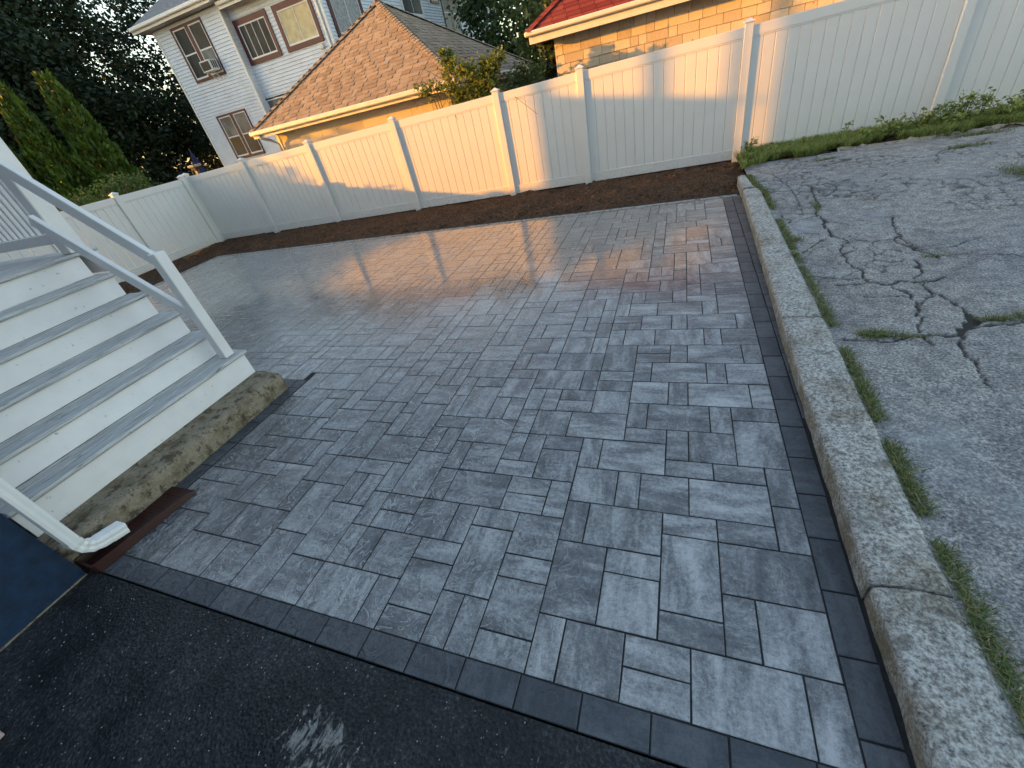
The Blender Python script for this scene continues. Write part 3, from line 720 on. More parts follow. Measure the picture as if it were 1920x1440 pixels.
# real step block continues under the flight
mb = MB().box(-5.6, -3.97, 0.42, 2.31, -.1, .178); obj('slab_body', mb, M['pad'], pad)

st = thing('porch_stairs', 'white wooden porch stairs with weathered grey treads and handrail', 'stairs', (-3.86, 1.4, 0.18))
def part(name, mb, mat, parent=st, off=(3.86, -1.4, -0.18), smooth=False): return obj(name, mb, mat, parent, off, smooth)
NX = [-3.82, -4.085, -4.35, -4.615, -4.88, -5.145]; NZ = [.43, .643, .857, 1.07, 1.283, 1.50]
YL, YR = 0.46, 2.335
for k in range(6):
    zb = (.186 if k == 0 else NZ[k - 1] + .001); xr = NX[k] - .03
    part('riser', MB().box(xr - .02, xr, YL, YR, zb, NZ[k] - .034, .002), M['paint'])
    if k < 5:
        # tread of two planks with a rounded nose
        for (a, b) in ((NX[k] - .138, NX[k]), (NX[k] - .292, NX[k] - .1415)):
            if b < NX[k + 1] - .03 - .02: pass
            part('tread', MB().box(max(a, NX[k + 1] - .03 - .018), b, YL - .01, YR + .03, NZ[k] - .033, NZ[k], .011 if b == NX[k] else .004), M['tread'])
    else:
        for q in range(5):
            part('deck_board', MB().box(NX[k] - .14 * (q + 1) + .003, NX[k] - .14 * q, YL - .01, 2.50 if q == 0 else 2.49, NZ[k] - .033, NZ[k], .010 if q == 0 else .004), M['tread'])
for yy_ in (YL + .02, YR - .045):
    mb = MB()
    pr = [(-3.86, .19)]
    pr = [(-3.871, .19)] + [(NX[k] - .052, NZ[k] - .036) for k in range(6)]
    top = []
    for k in range(6):
        top.append((NX[k] - .052, (.19 if k == 0 else NZ[k - 1] - .036))); top.append((NX[k] - .052, NZ[k] - .036))
    top.append((-5.5, NZ[5] - .036)); bot = [(-5.5, 1.12), (-4.3, .19)]
    poly = top + bot; n = len(poly)
    for s_ in (0, .028): mb.v += [(x_, yy_ + s_, z_) for x_, z_ in poly]
    mb.f += [tuple(range(n)), tuple(range(2 * n - 1, n - 1, -1))] + [(i, (i + 1) % n, n + (i + 1) % n, n + i) for i in range(n)]
    part('stringer', mb, M['paint'])
# newel, column, rails
nw = part('newel_post', MB().box(-3.985, -3.890, 2.195, 2.290, .432, 1.43, .006), M['post_paint'])
part('handrail', MB().bar((-3.985, 2.235, 1.385), (-5.22, 2.235, 2.385), .045, .11, c=.005), M['post_paint'])
part('mid_rail', MB().bar((-3.986, 2.235, .86), (-5.20, 2.235, 1.83), .045, .10, c=.005), M['post_paint'])
part('porch_column', MB().box(-5.32, -5.175, 2.30, 2.445, 1.503, 4.2, .008), M['post_paint'])
lr = part('landing_rail', MB().box(-8.3, -5.321, 2.345, 2.40, 1.60, 1.69, .004), M['post_paint'])
part('landing_rail', MB().box(-8.3, -5.321, 2.345, 2.40, 2.46, 2.54, .004), M['post_paint'])
for k in range(26):
    part('baluster', MB().box(-5.40 - k * .108, -5.362 - k * .108, 2.354, 2.392, 1.692, 2.459, .003), M['post_paint'])
part('landing_deck', MB().box(-8.4, -5.86, YL - .01, 2.49, 1.467, 1.499), M['tread'])
part('rim_board', MB().box(-8.4, -5.16, 2.46, 2.485, 1.27, 1.466), M['paint'])

# ------------------------------------------------------------------ own house with navy foundation
hs = thing('house', 'navy stucco house wall at the lower left edge', 'house', (-3.43, .4, 0))
def hp(name, mb, mat): return obj(name, mb, mat, hs, (3.43, -.4, 0))
fw = MB().box(-18.1, -3.435, -12, 0.402, -.1, 2.9); hp('foundation_wall', fw, M['navy'])
hp('wall_base_joint', MB().box(-3.436, -3.431, -3, .40, -.02, .003), M['pad'])
hp('upper_wall', MB().box(-18.12, -3.42, -12.02, 0.41, 2.905, 6.4), M['siding'])
rf = MB(); rf.v += [(-18.6, -12.5, 6.4), (-3.0, -12.5, 6.4), (-3.0, .8, 6.4), (-18.6, .8, 6.4), (-13, -5.8, 9.0), (-8.5, -5.8, 9.0)]
rf.f += [(0, 1, 5, 4), (1, 2, 5), (2, 3, 4, 5), (3, 0, 4), (3, 2, 1, 0)]; hp('roof', rf, M['slate_roof'])

# added unseen deck, posts and rail shaped to shade the right of the fence
dk = thing('shade_deck', 'added unseen white deck shading the fence, beyond the left side of the view', 'deck', (-18.2, .45, 0))
def dp(name, mb, m_=None): return obj(name, mb, m_ or M['post_paint'], dk, (18.2, -.45, 0))
for py_ in (.55, 1.10, 1.95): dp('post', MB().box(-18.3, -18.18, py_ - .06, py_ + .06, -.1, 7.2))
dp('deck_floor', MB().box(-20.6, -18.1, .42, 2.0, 2.9, 3.1))
dp('skirt_wall', MB().box(-18.29, -18.2, .45, 2.0, -.1, 2.88))
dp('deck_rail', MB().box(-18.32, -18.18, .43, 2.02, 4.62, 4.72)); dp('half_wall', MB().box(-18.29, -18.21, .45, 2.0, 3.101, 4.0)); dp('deck_rail', MB().box(-18.3, -18.2, .45, 2.0, 4.0005, 4.06))
for k in range(15): dp('baluster', MB().box(-18.28, -18.22, .50 + k * .10, .575 + k * .10, 4.061, 4.619))

# unseen houses added behind the viewer to block low sky light on the fence
def sky_block_house(x0, x1, y0, y1, zt, rise, label):
    t = thing('sky_block_house', label, 'house', ((x0 + x1) / 2, (y0 + y1) / 2, -.16), 0, 'added sky-blocking houses behind the viewer'); off = (-(x0 + x1) / 2, -(y0 + y1) / 2, .16)
    obj('wall', MB().box(x0, x1, y0, y1, -.2, zt), M['siding_beige'], t, off)
    rf = MB(); ym = (y0 + y1) / 2; e = .4
    rf.v += [(x0 - e, y0 - e, zt), (x1 + e, y0 - e, zt), (x1 + e, y1 + e, zt), (x0 - e, y1 + e, zt), (x0 - e, ym, zt + rise), (x1 + e, ym, zt + rise)]
    rf.f += [(0, 1, 5, 4), (2, 3, 4, 5), (1, 2, 5), (3, 0, 4), (3, 2, 1, 0)]; obj('roof', rf, M['slate_roof'], t, off)
    for zz in (1.2, 4.0):
        k = x0 + 1.2
        while k < x1 - 1.6:
            w = obj('window', MB().box(k, k + 1.0, y1 - .02, y1 + .05, zz, zz + 1.5), M['trim_white'], t, off)
            obj('pane', MB().box(k + .08, k + .92, y1 + .051, y1 + .06, zz + .08, zz + 1.42), M['glass'], w); k += 2.4
sky_block_house(-16, -3, -30, -19, 6.5, 3.2, 'added unseen beige gabled house blocking low sky, behind the viewer on the left')
sky_block_house(-1, 10, -29, -18, 6.8, 3.4, 'added unseen beige gabled house blocking low sky, straight behind the viewer')
sky_block_house(12, 24, -28, -15, 6.4, 3.0, 'added unseen beige gabled house blocking low sky, behind the viewer on the right')

# ------------------------------------------------------------------ downspout and splash block
def sweep(name, path, w, d, mat, parent, ridges=3):
    prof = []
    def side(p0, p1, nrm, k):
        for i in range(k * 4):
            t = i / (k * 4); off = 0.0035 * (0.5 - 0.5 * math.cos(t * k * 2 * math.pi))
            prof.append((p0[0] + (p1[0] - p0[0]) * t + nrm[0] * off, p0[1] + (p1[1] - p0[1]) * t + nrm[1] * off))
    side((-w / 2, -d / 2), (w / 2, -d / 2), (0, -1), 3); side((w / 2, -d / 2), (w / 2, d / 2), (1, 0), 2)
    side((w / 2, d / 2), (-w / 2, d / 2), (0, 1), 3); side((-w / 2, d / 2), (-w / 2, -d / 2), (-1, 0), 2)
    P = [Vector(p) for p in path]; V = []; k = len(prof)
    for i, p in enumerate(P):
        t = (P[min(i + 1, len(P) - 1)] - P[max(i - 1, 0)]).normalized()
        u = Vector((1, 0, 0)); v = t.cross(u).normalized()
        pinch = 1.0 - (.10 if (0 < i < len(P) - 1 and i % 2 == 0 and len(P) > 4) else 0)
        for a, b in prof: V.append(tuple(p + u * a * pinch + v * b * pinch))
    F = [(i * k + j, i * k + (j + 1) % k, i * k + k + (j + 1) % k, i * k + k + j) for i in range(len(P) - 1) for j in range(k)]
    me = bpy.data.meshes.new(name); me.from_pydata(V, [], F); me.update()
    return link(name, me, mat, parent)
ds = thing('downspout', 'white corrugated metal downspout with curved elbow at the house corner', 'downspout', (-3.385, .47, .1))
off = Vector((3.385, -.47, -.1))
p1 = [(-3.385, .475, 3.6), (-3.385, .475, .24)]
o = sweep('pipe', p1, .085, .062, M['alum'], ds); o.location = off
arc = [(-3.385, .475, .262)]
for k in range(7):
    a = math.radians(78) * k / 6; R0 = .10
    arc.append((-3.385, .475 + R0 - R0 * math.cos(a), .235 - R0 * math.sin(a)))
e1 = Vector(arc[-1]); arc += [tuple(e1 + Vector((0, .05, -.012)))]
o = sweep('elbow', arc, .094, .070, M['alum'], ds); o.location = off
arc2 = [tuple(e1 + Vector((0, .045, -.011))), tuple(e1 + Vector((0, .13, -.03)))]
o = sweep('outlet', arc2, .098, .073, M['alum'], ds); o.location = off
sb = thing('splash_block', 'dark maroon plastic splash block under the downspout', 'splash block', (-3.42, .76, 0), 0)
def sp_(name, mb): return obj(name, mb, M['maroon_plastic'], sb)
mb = MB()
yA, yB = -.33, .31
def wid(t): return .095 + .060 * t
secs = 12
for k in range(secs + 1):
    t = k / secs; yv = yA + (yB - yA) * t; w = wid(t); lip = .075 - .036 * t; tz = .020 - .008 * t
    if k == secs: lip = tz + .003
    for (a, b) in ((-w - .014, .002), (-w - .006, lip), (-w + .004, lip), (-w + .016, tz), (w - .016, tz), (w - .004, lip), (w + .006, lip), (w + .014, .002)):
        mb.v.append((a, yv + (0.03 * (1 - (a / (w + .014)) ** 2) if k == secs else 0), b + .003))
for k in range(secs):
    for j in range(7): mb.f.append((k * 8 + j, k * 8 + j + 1, k * 8 + 9 + j, k * 8 + 8 + j))
mb.f.append(tuple(range(8))[::-1]); mb.f.append(tuple(range(secs * 8, secs * 8 + 8)))
sp_('tray', mb)
sp_('back_wall', MB().box(-.092, .092, yA - .012, yA + .006, .003, .07, .003))
for k in range(9):
    t = .25 + .66 * k / 8; yv = yA + (yB - yA) * t; w = wid(t) - .02
    sp_('rib', MB().box(-w, w, yv - .006, yv + .006, .012, .0245 - .008 * t, .002))
cbm = MB().box(-.03, .03, -.012, .018, 0, .022, .005)
o = obj('brick_chip', cbm, M['brick_chip'], None, (-2.862, -.288, 0.0)); tag(o, 'small pale pink brick chip at the lower left picture edge', 'brick chip')

# ------------------------------------------------------------------ siding helper
def clap(mb, o, u, n, L, z0, z1, ex=.125, out=.032):
    o = Vector(o); u = Vector(u); n = Vector(n); k = int((z1 - z0) / ex)
    for i in range(k + 1):
        a = z0 + i * ex; b = min(z1, a + ex)
        if b <= a + .005: continue
        p = lambda t, z, d: tuple(o + u * t + n * d + Vector((0, 0, z)))
        mb.quad(p(0, a, out), p(L, a, out), p(L, b, .004), p(0, b, .004))
        mb.quad(p(0, a, .002), p(L, a, .002), p(L, a, out), p(0, a, out))
def pbox(mb, o, u, n, u0, u1, z0, z1, d0, d1, c=0.0):
    o = Vector(o); u = Vector(u); n = Vector(n); m = MB().box(u0, u1, d0, d1, z0, z1, c); k = len(mb.v)
    for a, d, z in m.v: mb.v.append(tuple(o + u * a + n * d + Vector((0, 0, z))))
    mb.f += [tuple(k + i for i in f) for f in m.f]; return mb

# ------------------------------------------------------------------ tall pale house
HSf = 1.08; HSm = 1.102
fx = lambda x: x * HSf
fz = lambda z: H + (z - H) * HSf
mx_ = lambda x: x * HSm
mz = lambda z: H + (z - H) * HSm
YF, YM = 18.36, 18.73
XL, XI, XR, YB = -22.26, -18.02, -13.33, 39.7
ph = thing('clapboard_house', 'tall pale clapboard house with maroon window trim behind the fence', 'house', (-17.5, 22, -.16))
PO = (17.5, -22, .16)
def pp(name, mb, mat, parent=None):
    if parent is None: return obj(name, mb, mat, ph, PO)
    return obj(name, mb, mat, parent)
ZT = fz(6.66)
core = MB(); core.box(XL + .02, XI - .02, YF + .02, YB, -.2, ZT); core.box(XI - .02, XR - .02, YM + .02, YB - .02, -.2, ZT - .02)
pp('wall', core, M['siding'])
sdm = MB()
clap(sdm, (XL, YF + .02, 0), (1, 0, 0), (0, -1, 0), XI - XL, -.1, ZT)
clap(sdm, (XI, YM + .02, 0), (1, 0, 0), (0, -1, 0), XR - XI, -.1, ZT)
clap(sdm, (XI - .02, YF, 0), (0, 1, 0), (1, 0, 0), YM - YF, -.1, ZT)
clap(sdm, (XR - .02, YM, 0), (0, 1, 0), (1, 0, 0), YB - YM, -.1, ZT)
pp('siding', sdm, M['siding'])
for (a, b, c_, d_2) in ((XL - .02, XL + .08, YF - .022, YF + .1), (XI - .07, XI + .022, YF - .022, YF + .06), (XR - .08, XR + .024, YM - .022, YM + .08), (XR - .1, XR + .04, YB - .15, YB + .02)):
    pp('corner_board', MB().box(a, b, c_, d_2, -.1, ZT - .03), M['trim_white'])
# eaves
def hip_roof(name, x0, x1, y0, y1, z, rise, run, mat, parentf):
    m = MB(); m.v += [(x0, y0, z), (x1, y0, z), (x1, y1, z), (x0, y1, z), (x0 + run, y0 + run, z + rise), (x1 - run, y0 + run, z + rise), (x1 - run, y1 - run, z + rise), (x0 + run, y1 - run, z + rise)]
    m.f += [(0, 1, 5, 4), (1, 2, 6, 5), (2, 3, 7, 6), (3, 0, 4, 7), (4, 5, 6, 7), (3, 2, 1, 0)]; return parentf(name, m, mat)
hip_roof('roof', XL - .62, XR + .5, YF - .5, YB + .5, ZT + .24, 2.6, 3.9, M['slate_roof'], pp)
pp('soffit', MB().box(XL - .58, XR + .46, YF - .46, YB + .4, ZT + .02, ZT + .06), M['soffit'])
for (a, b, yv) in ((XL - .62, XI + .2, YF - .5), ):
    pp('fascia', MB().box(a, b, yv, yv + .03, ZT, ZT + .2), M['trim_white'])
    pp('gutter', MB().box(a, b, yv - .13, yv - .002, ZT + .10, ZT + .235, .03), M['trim_white'])
pp('soffit', MB().box(XI + .2, XR + .3, YM - .55, YM + .1, ZT - .22, ZT - .18), M['soffit'])
pp('gutter', MB().box(XI + .2, XR + .4, YM - .68, YM - .56, ZT - .14, ZT - .0, .03), M['trim_white'])
pp('fascia', MB().box(XI + .2, XR + .4, YM - .556, YM - .53, ZT - .24, ZT - .02), M['trim_white'])
# vertical downspouts
pp('downspout', MB().box(XR - .22, XR - .13, YM - .095, YM - .02, 0, ZT - .25, .015), M['trim_white'])
pp('downspout', MB().box(XR + .025, XR + .10, YB - .4, YB - .3, 0, ZT - .25, .015), M['trim_white'])
pp('vent_hood', MB().box(mx_(-12.75), mx_(-12.55), YM - .12, YM - .022, mz(4.46), mz(4.62), .03), M['ac'])

def window(o, u, n, u0, u1, z0, z1, fw, lights, pane_mat, frame_mat=None, mull=None, kind='double', shade=None):
    """window > frame, sash, pane"""
    fr = MB()
    pbox(fr, o, u, n, u0, u1, z1 - fw[0], z1, .0, .05); pbox(fr, o, u, n, u0, u1, z0, z0 + fw[1], .0, .055)
    pbox(fr, o, u, n, u0, u0 + fw[2], z0 + fw[1], z1 - fw[0], 0, .049); pbox(fr, o, u, n, u1 - fw[3], u1, z0 + fw[1], z1 - fw[0], 0, .049)
    iu0, iu1, iz0, iz1 = u0 + fw[2], u1 - fw[3], z0 + fw[1], z1 - fw[0]
    cols = []
    if mull:
        mid = (iu0 + iu1) / 2; pbox(fr, o, u, n, mid - mull / 2, mid + mull / 2, iz0, iz1, 0, .048); cols = [(iu0, mid - mull / 2), (mid + mull / 2, iu1)]
    else: cols = [(iu0, iu1)]
    w = pp('window', fr, frame_mat or M['maroon'])
    for ci, (a, b) in enumerate(cols):
        s = MB(); t = .045
        pbox(s, o, u, n, a, b, iz1 - t, iz1, .001, .035); pbox(s, o, u, n, a, b, iz0, iz0 + t * 1.4, .001, .038)
        pbox(s, o, u, n, a, a + t, iz0 + t * 1.4, iz1 - t, .001, .034); pbox(s, o, u, n, b - t, b, iz0 + t * 1.4, iz1 - t, .001, .034)
        zm = (iz0 + iz1) / 2
        if kind == 'double': pbox(s, o, u, n, a + t, b - t, zm - .025, zm + .025, .001, .032)
        if kind == 'slider3':
            for q in (.24, .48, .74): pbox(s, o, u, n, a + (b - a) * q - .012, a + (b - a) * q + .012, iz0 + t * 1.4, iz1 - t, .001, .03)
        if kind == 'slider2': pbox(s, o, u, n, (a + b) / 2 - .014, (a + b) / 2 + .014, iz0 + t * 1.4, iz1 - t, .001, .03)
        obj('sash', s, M['sash_grey'], w)
        def mm(i): return pane_mat[i % len(pane_mat)] if isinstance(pane_mat, (list, tuple)) else pane_mat
        if kind == 'double':
            obj('pane', pbox(MB(), o, u, n, a + t, b - t, zm + .025, iz1 - t, -.02, .012), mm(ci * 2), w)
            obj('pane', pbox(MB(), o, u, n, a + t, b - t, iz0 + t * 1.4, zm - .025, -.02, .02), mm(ci * 2 + 1), w)
        elif kind == 'slider2':
            for q, (e0, e1) in enumerate((((a + t), (a + b) / 2 - .014), ((a + b) / 2 + .014, b - t))): obj('pane', pbox(MB(), o, u, n, e0, e1, iz0 + t * 1.4, iz1 - t, -.02, .012), mm(q), w)
        else:
            obj('pane', pbox(MB(), o, u, n, a + t, b - t, iz0 + t * 1.4, iz1 - t, -.02, .012), mm(0), w)
            if kind == 'slider3':
                lv = MB()
                for q in range(22):
                    zz = iz0 + .09 + q * (iz1 - iz0 - .16) / 22; pbox(lv, o, u, n, a + (b - a) * .76, b - t - .01, zz, zz + .02, .0125, .02)
                obj('blind', lv, M['dark'], w)
    return w
G, GB, CU, CG = M['glass'], M['glass_blind'], M['curtain'], M['curtain_grey']
UF, NF = (1, 0, 0), (0, -1, 0)
oF = (0, YF - .0, 0); oM = (0, YM - .0, 0)
window(oF, UF, NF, fx(-19.60), fx(-17.78), fz(4.70), fz(6.53), (.09, .10, .10, .05), 4, [G, G, G, GB], mull=.20)
window(oF, UF, NF, fx(-19.53), fx(-17.72), fz(1.72), fz(3.46), (.08, .10, .10, .05), 4, [GB, G, GB, G], mull=.18)
window(oM, UF, NF, mx_(-16.29), mx_(-14.58), mz(4.66), mz(6.06), (.20, .17, .18, .15), 1, G, kind='slider3')
window(oM, UF, NF, mx_(-14.25), mx_(-12.46), mz(4.67), mz(6.04), (.20, .17, .18, .15), 2, CU, kind='slider2')
window(oM, UF, NF, mx_(-16.42), mx_(-15.0), mz(1.9), mz(3.55), (.06, .10, .06, .06), 2, [GB, G], frame_mat=M['dark'])
oS = (XR, 0, 0); US, NS = (0, 1, 0), (1, 0, 0)
sy_ = lambda y: y * HSm
window(oS, US, NS, sy_(17.36), sy_(19.55), mz(4.62), mz(6.3), (.2, .17, .2, .2), 2, CG, kind='slider2')
window(oS, US, NS, sy_(22.9), sy_(24.95), mz(5.50), mz(7.0), (.1, .1, .1, .1), 2, [G, G], frame_mat=M['sash_grey'], kind='slider2')
window(oS, US, NS, sy_(26.05), sy_(27.0), mz(6.15), mz(7.2), (.1, .1, .1, .1), 2, [GB], kind='plain')
window(oS, US, NS, sy_(27.3), sy_(29.4), mz(4.75), mz(6.95), (.1, .1, .12, .08), 2, [G, GB, G, GB], mull=.3)
# window air conditioner
acu = thing('window_air_conditioner', 'small white air conditioner sticking out of the upper left window', 'air conditioner', (fx(-18.2), YF - .04, fz(4.80)))
w_ = .62
obj('shell', MB().box(-w_ / 2, w_ / 2, -.44, -.02, .07, .47, .012), M['ac'], acu)
obj('back_grille', MB().box(-w_ / 2 + .05, w_ / 2 - .05, -.45, -.441, .12, .42), M['dark'], acu)
for k in range(3): obj('side_louver', MB().box(w_ / 2 + .0005, w_ / 2 + .008, -.37 + k * .1, -.31 + k * .1, .16, .42), M['dark'], acu)
for sx_ in (-.12, .16): obj('bracket', MB().bar((sx_, -.36, .068), (sx_, -.03, -.22), .03, .03), M['ac'], acu)

# ------------------------------------------------------------------ brown hip-roof garage
GS = .85
gx0, gx1, gy0, gy1 = -10.97, -4.62, 10.37, 17.2
gz = H + (2.40 - H) * GS; apex = Vector(((gx0 + gx1) / 2 - .1, 13.65, H + (4.97 - H) * .853))
gar = thing('shingled_garage', 'cream garage with brown pyramid shingle roof just behind the fence', 'garage', (-7.8, 13.7, -.16))
GO = (7.8, -13.7, .16)
def gp(name, mb, mat, parent=None):
    return obj(name, mb, mat, gar, GO) if parent is None else obj(name, mb, mat, parent)
gp('wall', MB().box(gx0 + .42, gx1 - .42, gy0 + .42, gy1 - .42, -.2, gz - .10), M['garage_wall'])
rb = MB(); rb.v += [(gx0, gy0, gz), (gx1, gy0, gz), (gx1, gy1, gz), (gx0, gy1, gz), tuple(apex)]
rb.f += [(0, 1, 4), (1, 2, 4), (2, 3, 4), (3, 0, 4)]
roof = gp('roof', rb, M['brown_base'])
gp('soffit', MB().box(gx0 + .03, gx1 - .03, gy0 + .03, gy1 - .03, gz - .115, gz - .06), M['soffit'])
for (a, b, c_, e_) in ((gx0 - .03, gx1 + .03, gy0 - .10, gy0 - .003), (gx1 + .003, gx1 + .10, gy0 - .03, gy1)):
    gp('gutter', MB().box(a, b, c_, e_, gz - .10, gz + .005, .022), M['gutter'])
gp('fascia', MB().box(gx0, gx1, gy0 - .002, gy0 + .028, gz - .17, gz - .03), M['gutter'])
gp('fascia', MB().box(gx1 - .028, gx1 + .002, gy0, gy1, gz - .17, gz - .03), M['gutter'])
def roof_tabs(corner0, corner1, top, course, tabw, mat, parent, limit, name, taper=.25, thick=(.010, .022)):
    """shingle tabs on the triangle corner0-corner1-top"""
    c0 = Vector(corner0); c1 = Vector(corner1); tp = Vector(top); a = (c1 - c0); L = a.length; a.normalize()
    foot = c0 + a * ((tp - c0).dot(a)); up = (tp - foot); S = up.length; up.normalize(); nrm = a.cross(up).normalized()
    fa = (foot - c0).dot(a); tabs = []
    k = 0; b = 0.0
    while b < S - course * .5:
        lo = fa * (b / S); hi = L - (L - fa) * (b / S); t = lo - RNG.uniform(0, tabw); alt = k % 2
        while t < hi:
            w = tabw * RNG.uniform(.55, 1.3); s0, s1 = max(t, lo), min(t + w, hi)
            if s1 - s0 > .03: tabs.append((b, s0, s1, alt, RNG.random()))
            t += w; alt ^= 1
        b += course; k += 1
    V2, F2, A2 = [], [], []
    for i, (b, s0, s1, alt, rn) in enumerate(tabs):
        th = thick[alt] * RNG.uniform(.85, 1.15); tr = (s1 - s0) * taper * (.5 if alt else -.2)
        sh = course * .35
        pts = [c0 + a * (s0 + (tr if alt else 0) * .5) + up * (b - .006), c0 + a * (s1 - (tr if alt else 0) * .5) + up * (b - .006),
               c0 + a * (s1 - max(0, 0)) + up * (b + course * 1.08), c0 + a * s0 + up * (b + course * 1.08)]
        V = [tuple(p + nrm * .002) for p in pts] + [tuple(p + nrm * (th if q < 2 else .004)) for q, p in enumerate(pts)]
        F = [(4, 5, 6, 7), (0, 1, 5, 4), (1, 2, 6, 5), (3, 0, 4, 7)]
        if i < limit:
            ctr = sum((Vector(v) for v in V), Vector()) / 8
            me = bpy.data.meshes.new(name); me.from_pydata([tuple(Vector(v) - ctr) for v in V], [], F); me.update(); setattr_const(me, 'pc', (rn, alt, rn, 1))
            link(name, me, mat, parent, ctr)
        else:
            n = len(V2); V2 += V; F2 += [tuple(n + q for q in f) for f in F]; A2 += [(rn, alt, rn, 1)] * 8
    if V2:
        o = link('roof_shingles', arrmesh('roof_shingles', V2, F2, attr={'pc': A2}), mat, parent); o['kind'] = 'stuff'
roof_tabs((gx0, gy0, gz), (gx1, gy0, gz), apex, .145, .22, M['brown_shingle'], roof, 300, 'shingle')
roof_tabs((gx1, gy0, gz), (gx1, gy1, gz), apex, .165, .27, M['brown_shingle'], roof, 0, 'shingle')
roof_tabs((gx0, gy1, gz), (gx0, gy0, gz), apex, .165, .27, M['brown_shingle'], roof, 0, 'shingle')
hv, hf, ha = [], [], []
for cnr in ((gx0, gy0, gz), (gx1, gy0, gz), (gx1, gy1, gz)):
    c0 = Vector(cnr); t = apex - c0; L = t.length; t.normalize(); sd_ = t.cross(Vector((0, 0, 1))).normalized(); n_ = sd_.cross(t)
    k = 0.0
    while k < L:
        p0 = c0 + t * (k - .02); p1 = c0 + t * (k + .2); b = len(hv); rn = RNG.random()
        hv += [tuple(p0 + sd_ * .13 - n_ * .03 + n_ * .03), tuple(p0 + n_ * .055), tuple(p0 - sd_ * .13), tuple(p1 + sd_ * .12 - n_ * .012), tuple(p1 + n_ * .032), tuple(p1 - sd_ * .12 - n_ * .012)]
        hf += [(b, b + 1, b + 4, b + 3), (b + 1, b + 2, b + 5, b + 4)]; ha += [(rn, 0, rn, 1)] * 6; k += .14
o = link('hip_cap_shingles', arrmesh('hip_cap_shingles', hv, hf, attr={'pc': ha}), M['brown_shingle'], roof); o['kind'] = 'stuff'
def wall_shingles(o, u, n, L, z0, z1, course, wrange, mat, parent, name='shingle', flare=.016):
    o = Vector(o); u = Vector(u); n = Vector(n); z = z0; r = 0
    while z < z1 - .02:
        t = 0.0
        while t < L - .02:
            w = min(RNG.uniform(*wrange), L - t); V = []
            if L - t - w < .08: w = L - t
            zb = z + RNG.uniform(-.004, .002); zt = min(z + course + .01, z1)
            fl = flare * RNG.uniform(.8, 1.25)
            for (a, zz, d) in ((t + .004, zb, 0), (t + w - .004, zb, 0), (t + w - .004, zt, 0), (t + .004, zt, 0), (t + .004, zb, fl), (t + w - .004, zb, fl), (t + w - .004, zt, .004), (t + .004, zt, .004)):
                V.append(o + u * a + n * d + Vector((0, 0, zz)))
            c = sum(V, Vector()) / 8; rn = RNG.random()
            me = bpy.data.meshes.new(name); me.from_pydata([tuple(v - c) for v in V], [], [(4, 5, 6, 7), (0, 1, 5, 4), (1, 2, 6, 5), (3, 0, 4, 7), (2, 3, 7, 6)]); me.update()
            setattr_const(me, 'pc', (rn, 0, rn, 1)); link(name, me, mat, parent, c)
            t += w
        z += course; r += 1
gw = gp('front_wall', MB().box(gx0 + .42, gx1 - .42, gy0 + .40, gy0 + .4195, -.1, gz - .11), M['brown_base'])
wall_shingles((gx0 + .42, gy0 + .399, 0), (1, 0, 0), (0, -1, 0), gx1 - gx0 - .84, 1.45, gz - .115, .19, (.5, .9), M['garage_wall'], gw, 'siding_shingle', .012)
gp('corner_board', MB().box(gx0 + .40, gx0 + .48, gy0 + .375, gy0 + .3865, -.1, gz - .12), M['gutter'])
# curved downspout at the left end
gd = MB(); gd.tube([(gx0 + .25, gy0 - .04, gz - .1), (gx0 + .25, gy0 - .02, gz - .18), (gx0 + .36, gy0 + .2, gz - .28), (gx0 + .46, gy0 + .30, gz - .40), (gx0 + .47, gy0 + .32, -.1)], .036, 8)
gp('downspout', gd, M['gutter'])

# ------------------------------------------------------------------ red-roofed garage
rx0, rx1, ry, rye = -2.60, 9.0, 11.3, 17.5
rg = thing('red_roof_garage', 'cream cedar-shingled garage with red roof behind the fence', 'garage', (2.5, 14, -.16))
RO = (-2.5, -14, .16)
def rp(name, mb, mat): return obj(name, mb, mat, rg, RO)
rz = 2.60
core = rp('wall', MB().box(rx0 + .02, rx1, ry + .02, rye, -.2, rz), M['brown_base'])
sx0, ez = -3.09, 2.78
rp('soffit', MB().box(sx0 + .08, rx1 + .5, ry - .36, rye + .3, rz + .0, rz + .03), M['soffit'])
rp('fascia', MB().box(sx0 + .05, rx1 + .5, ry - .385, ry - .361, rz - .03, rz + .13), M['gutter'])
rp('fascia', MB().box(sx0 + .05, sx0 + .075, ry - .36, rye, rz - .03, rz + .13), M['gutter'])
rp('gutter', MB().box(sx0 - .02, rx1 + .5, ry - .47, ry - .387, rz + .10, rz + .185, .02), M['gutter'])
rt = MB(); sl = .72; run = 3.4
rA = (sx0, ry - .42, rz + .16); rB = (rx1 + .5, ry - .42, rz + .16)
rt.v += [rA, rB, (rx1 + .5, rye + .4, rz + .16), (sx0, rye + .4, rz + .16), (sx0 + run, ry - .42 + run, rz + .16 + run * sl), (rx1 + .5 - run, ry - .42 + run, rz + .16 + run * sl)]
rt.f += [(0, 1, 5, 4), (1, 2, 5), (2, 3, 4, 5), (3, 0, 4)]
rroof = rp('roof', rt, M['red_base'])
u_ = Vector((1, 0, 0)); up = Vector((0, 1, sl)).normalized(); nr = Vector((0, -sl, 1)).normalized(); cs = .135
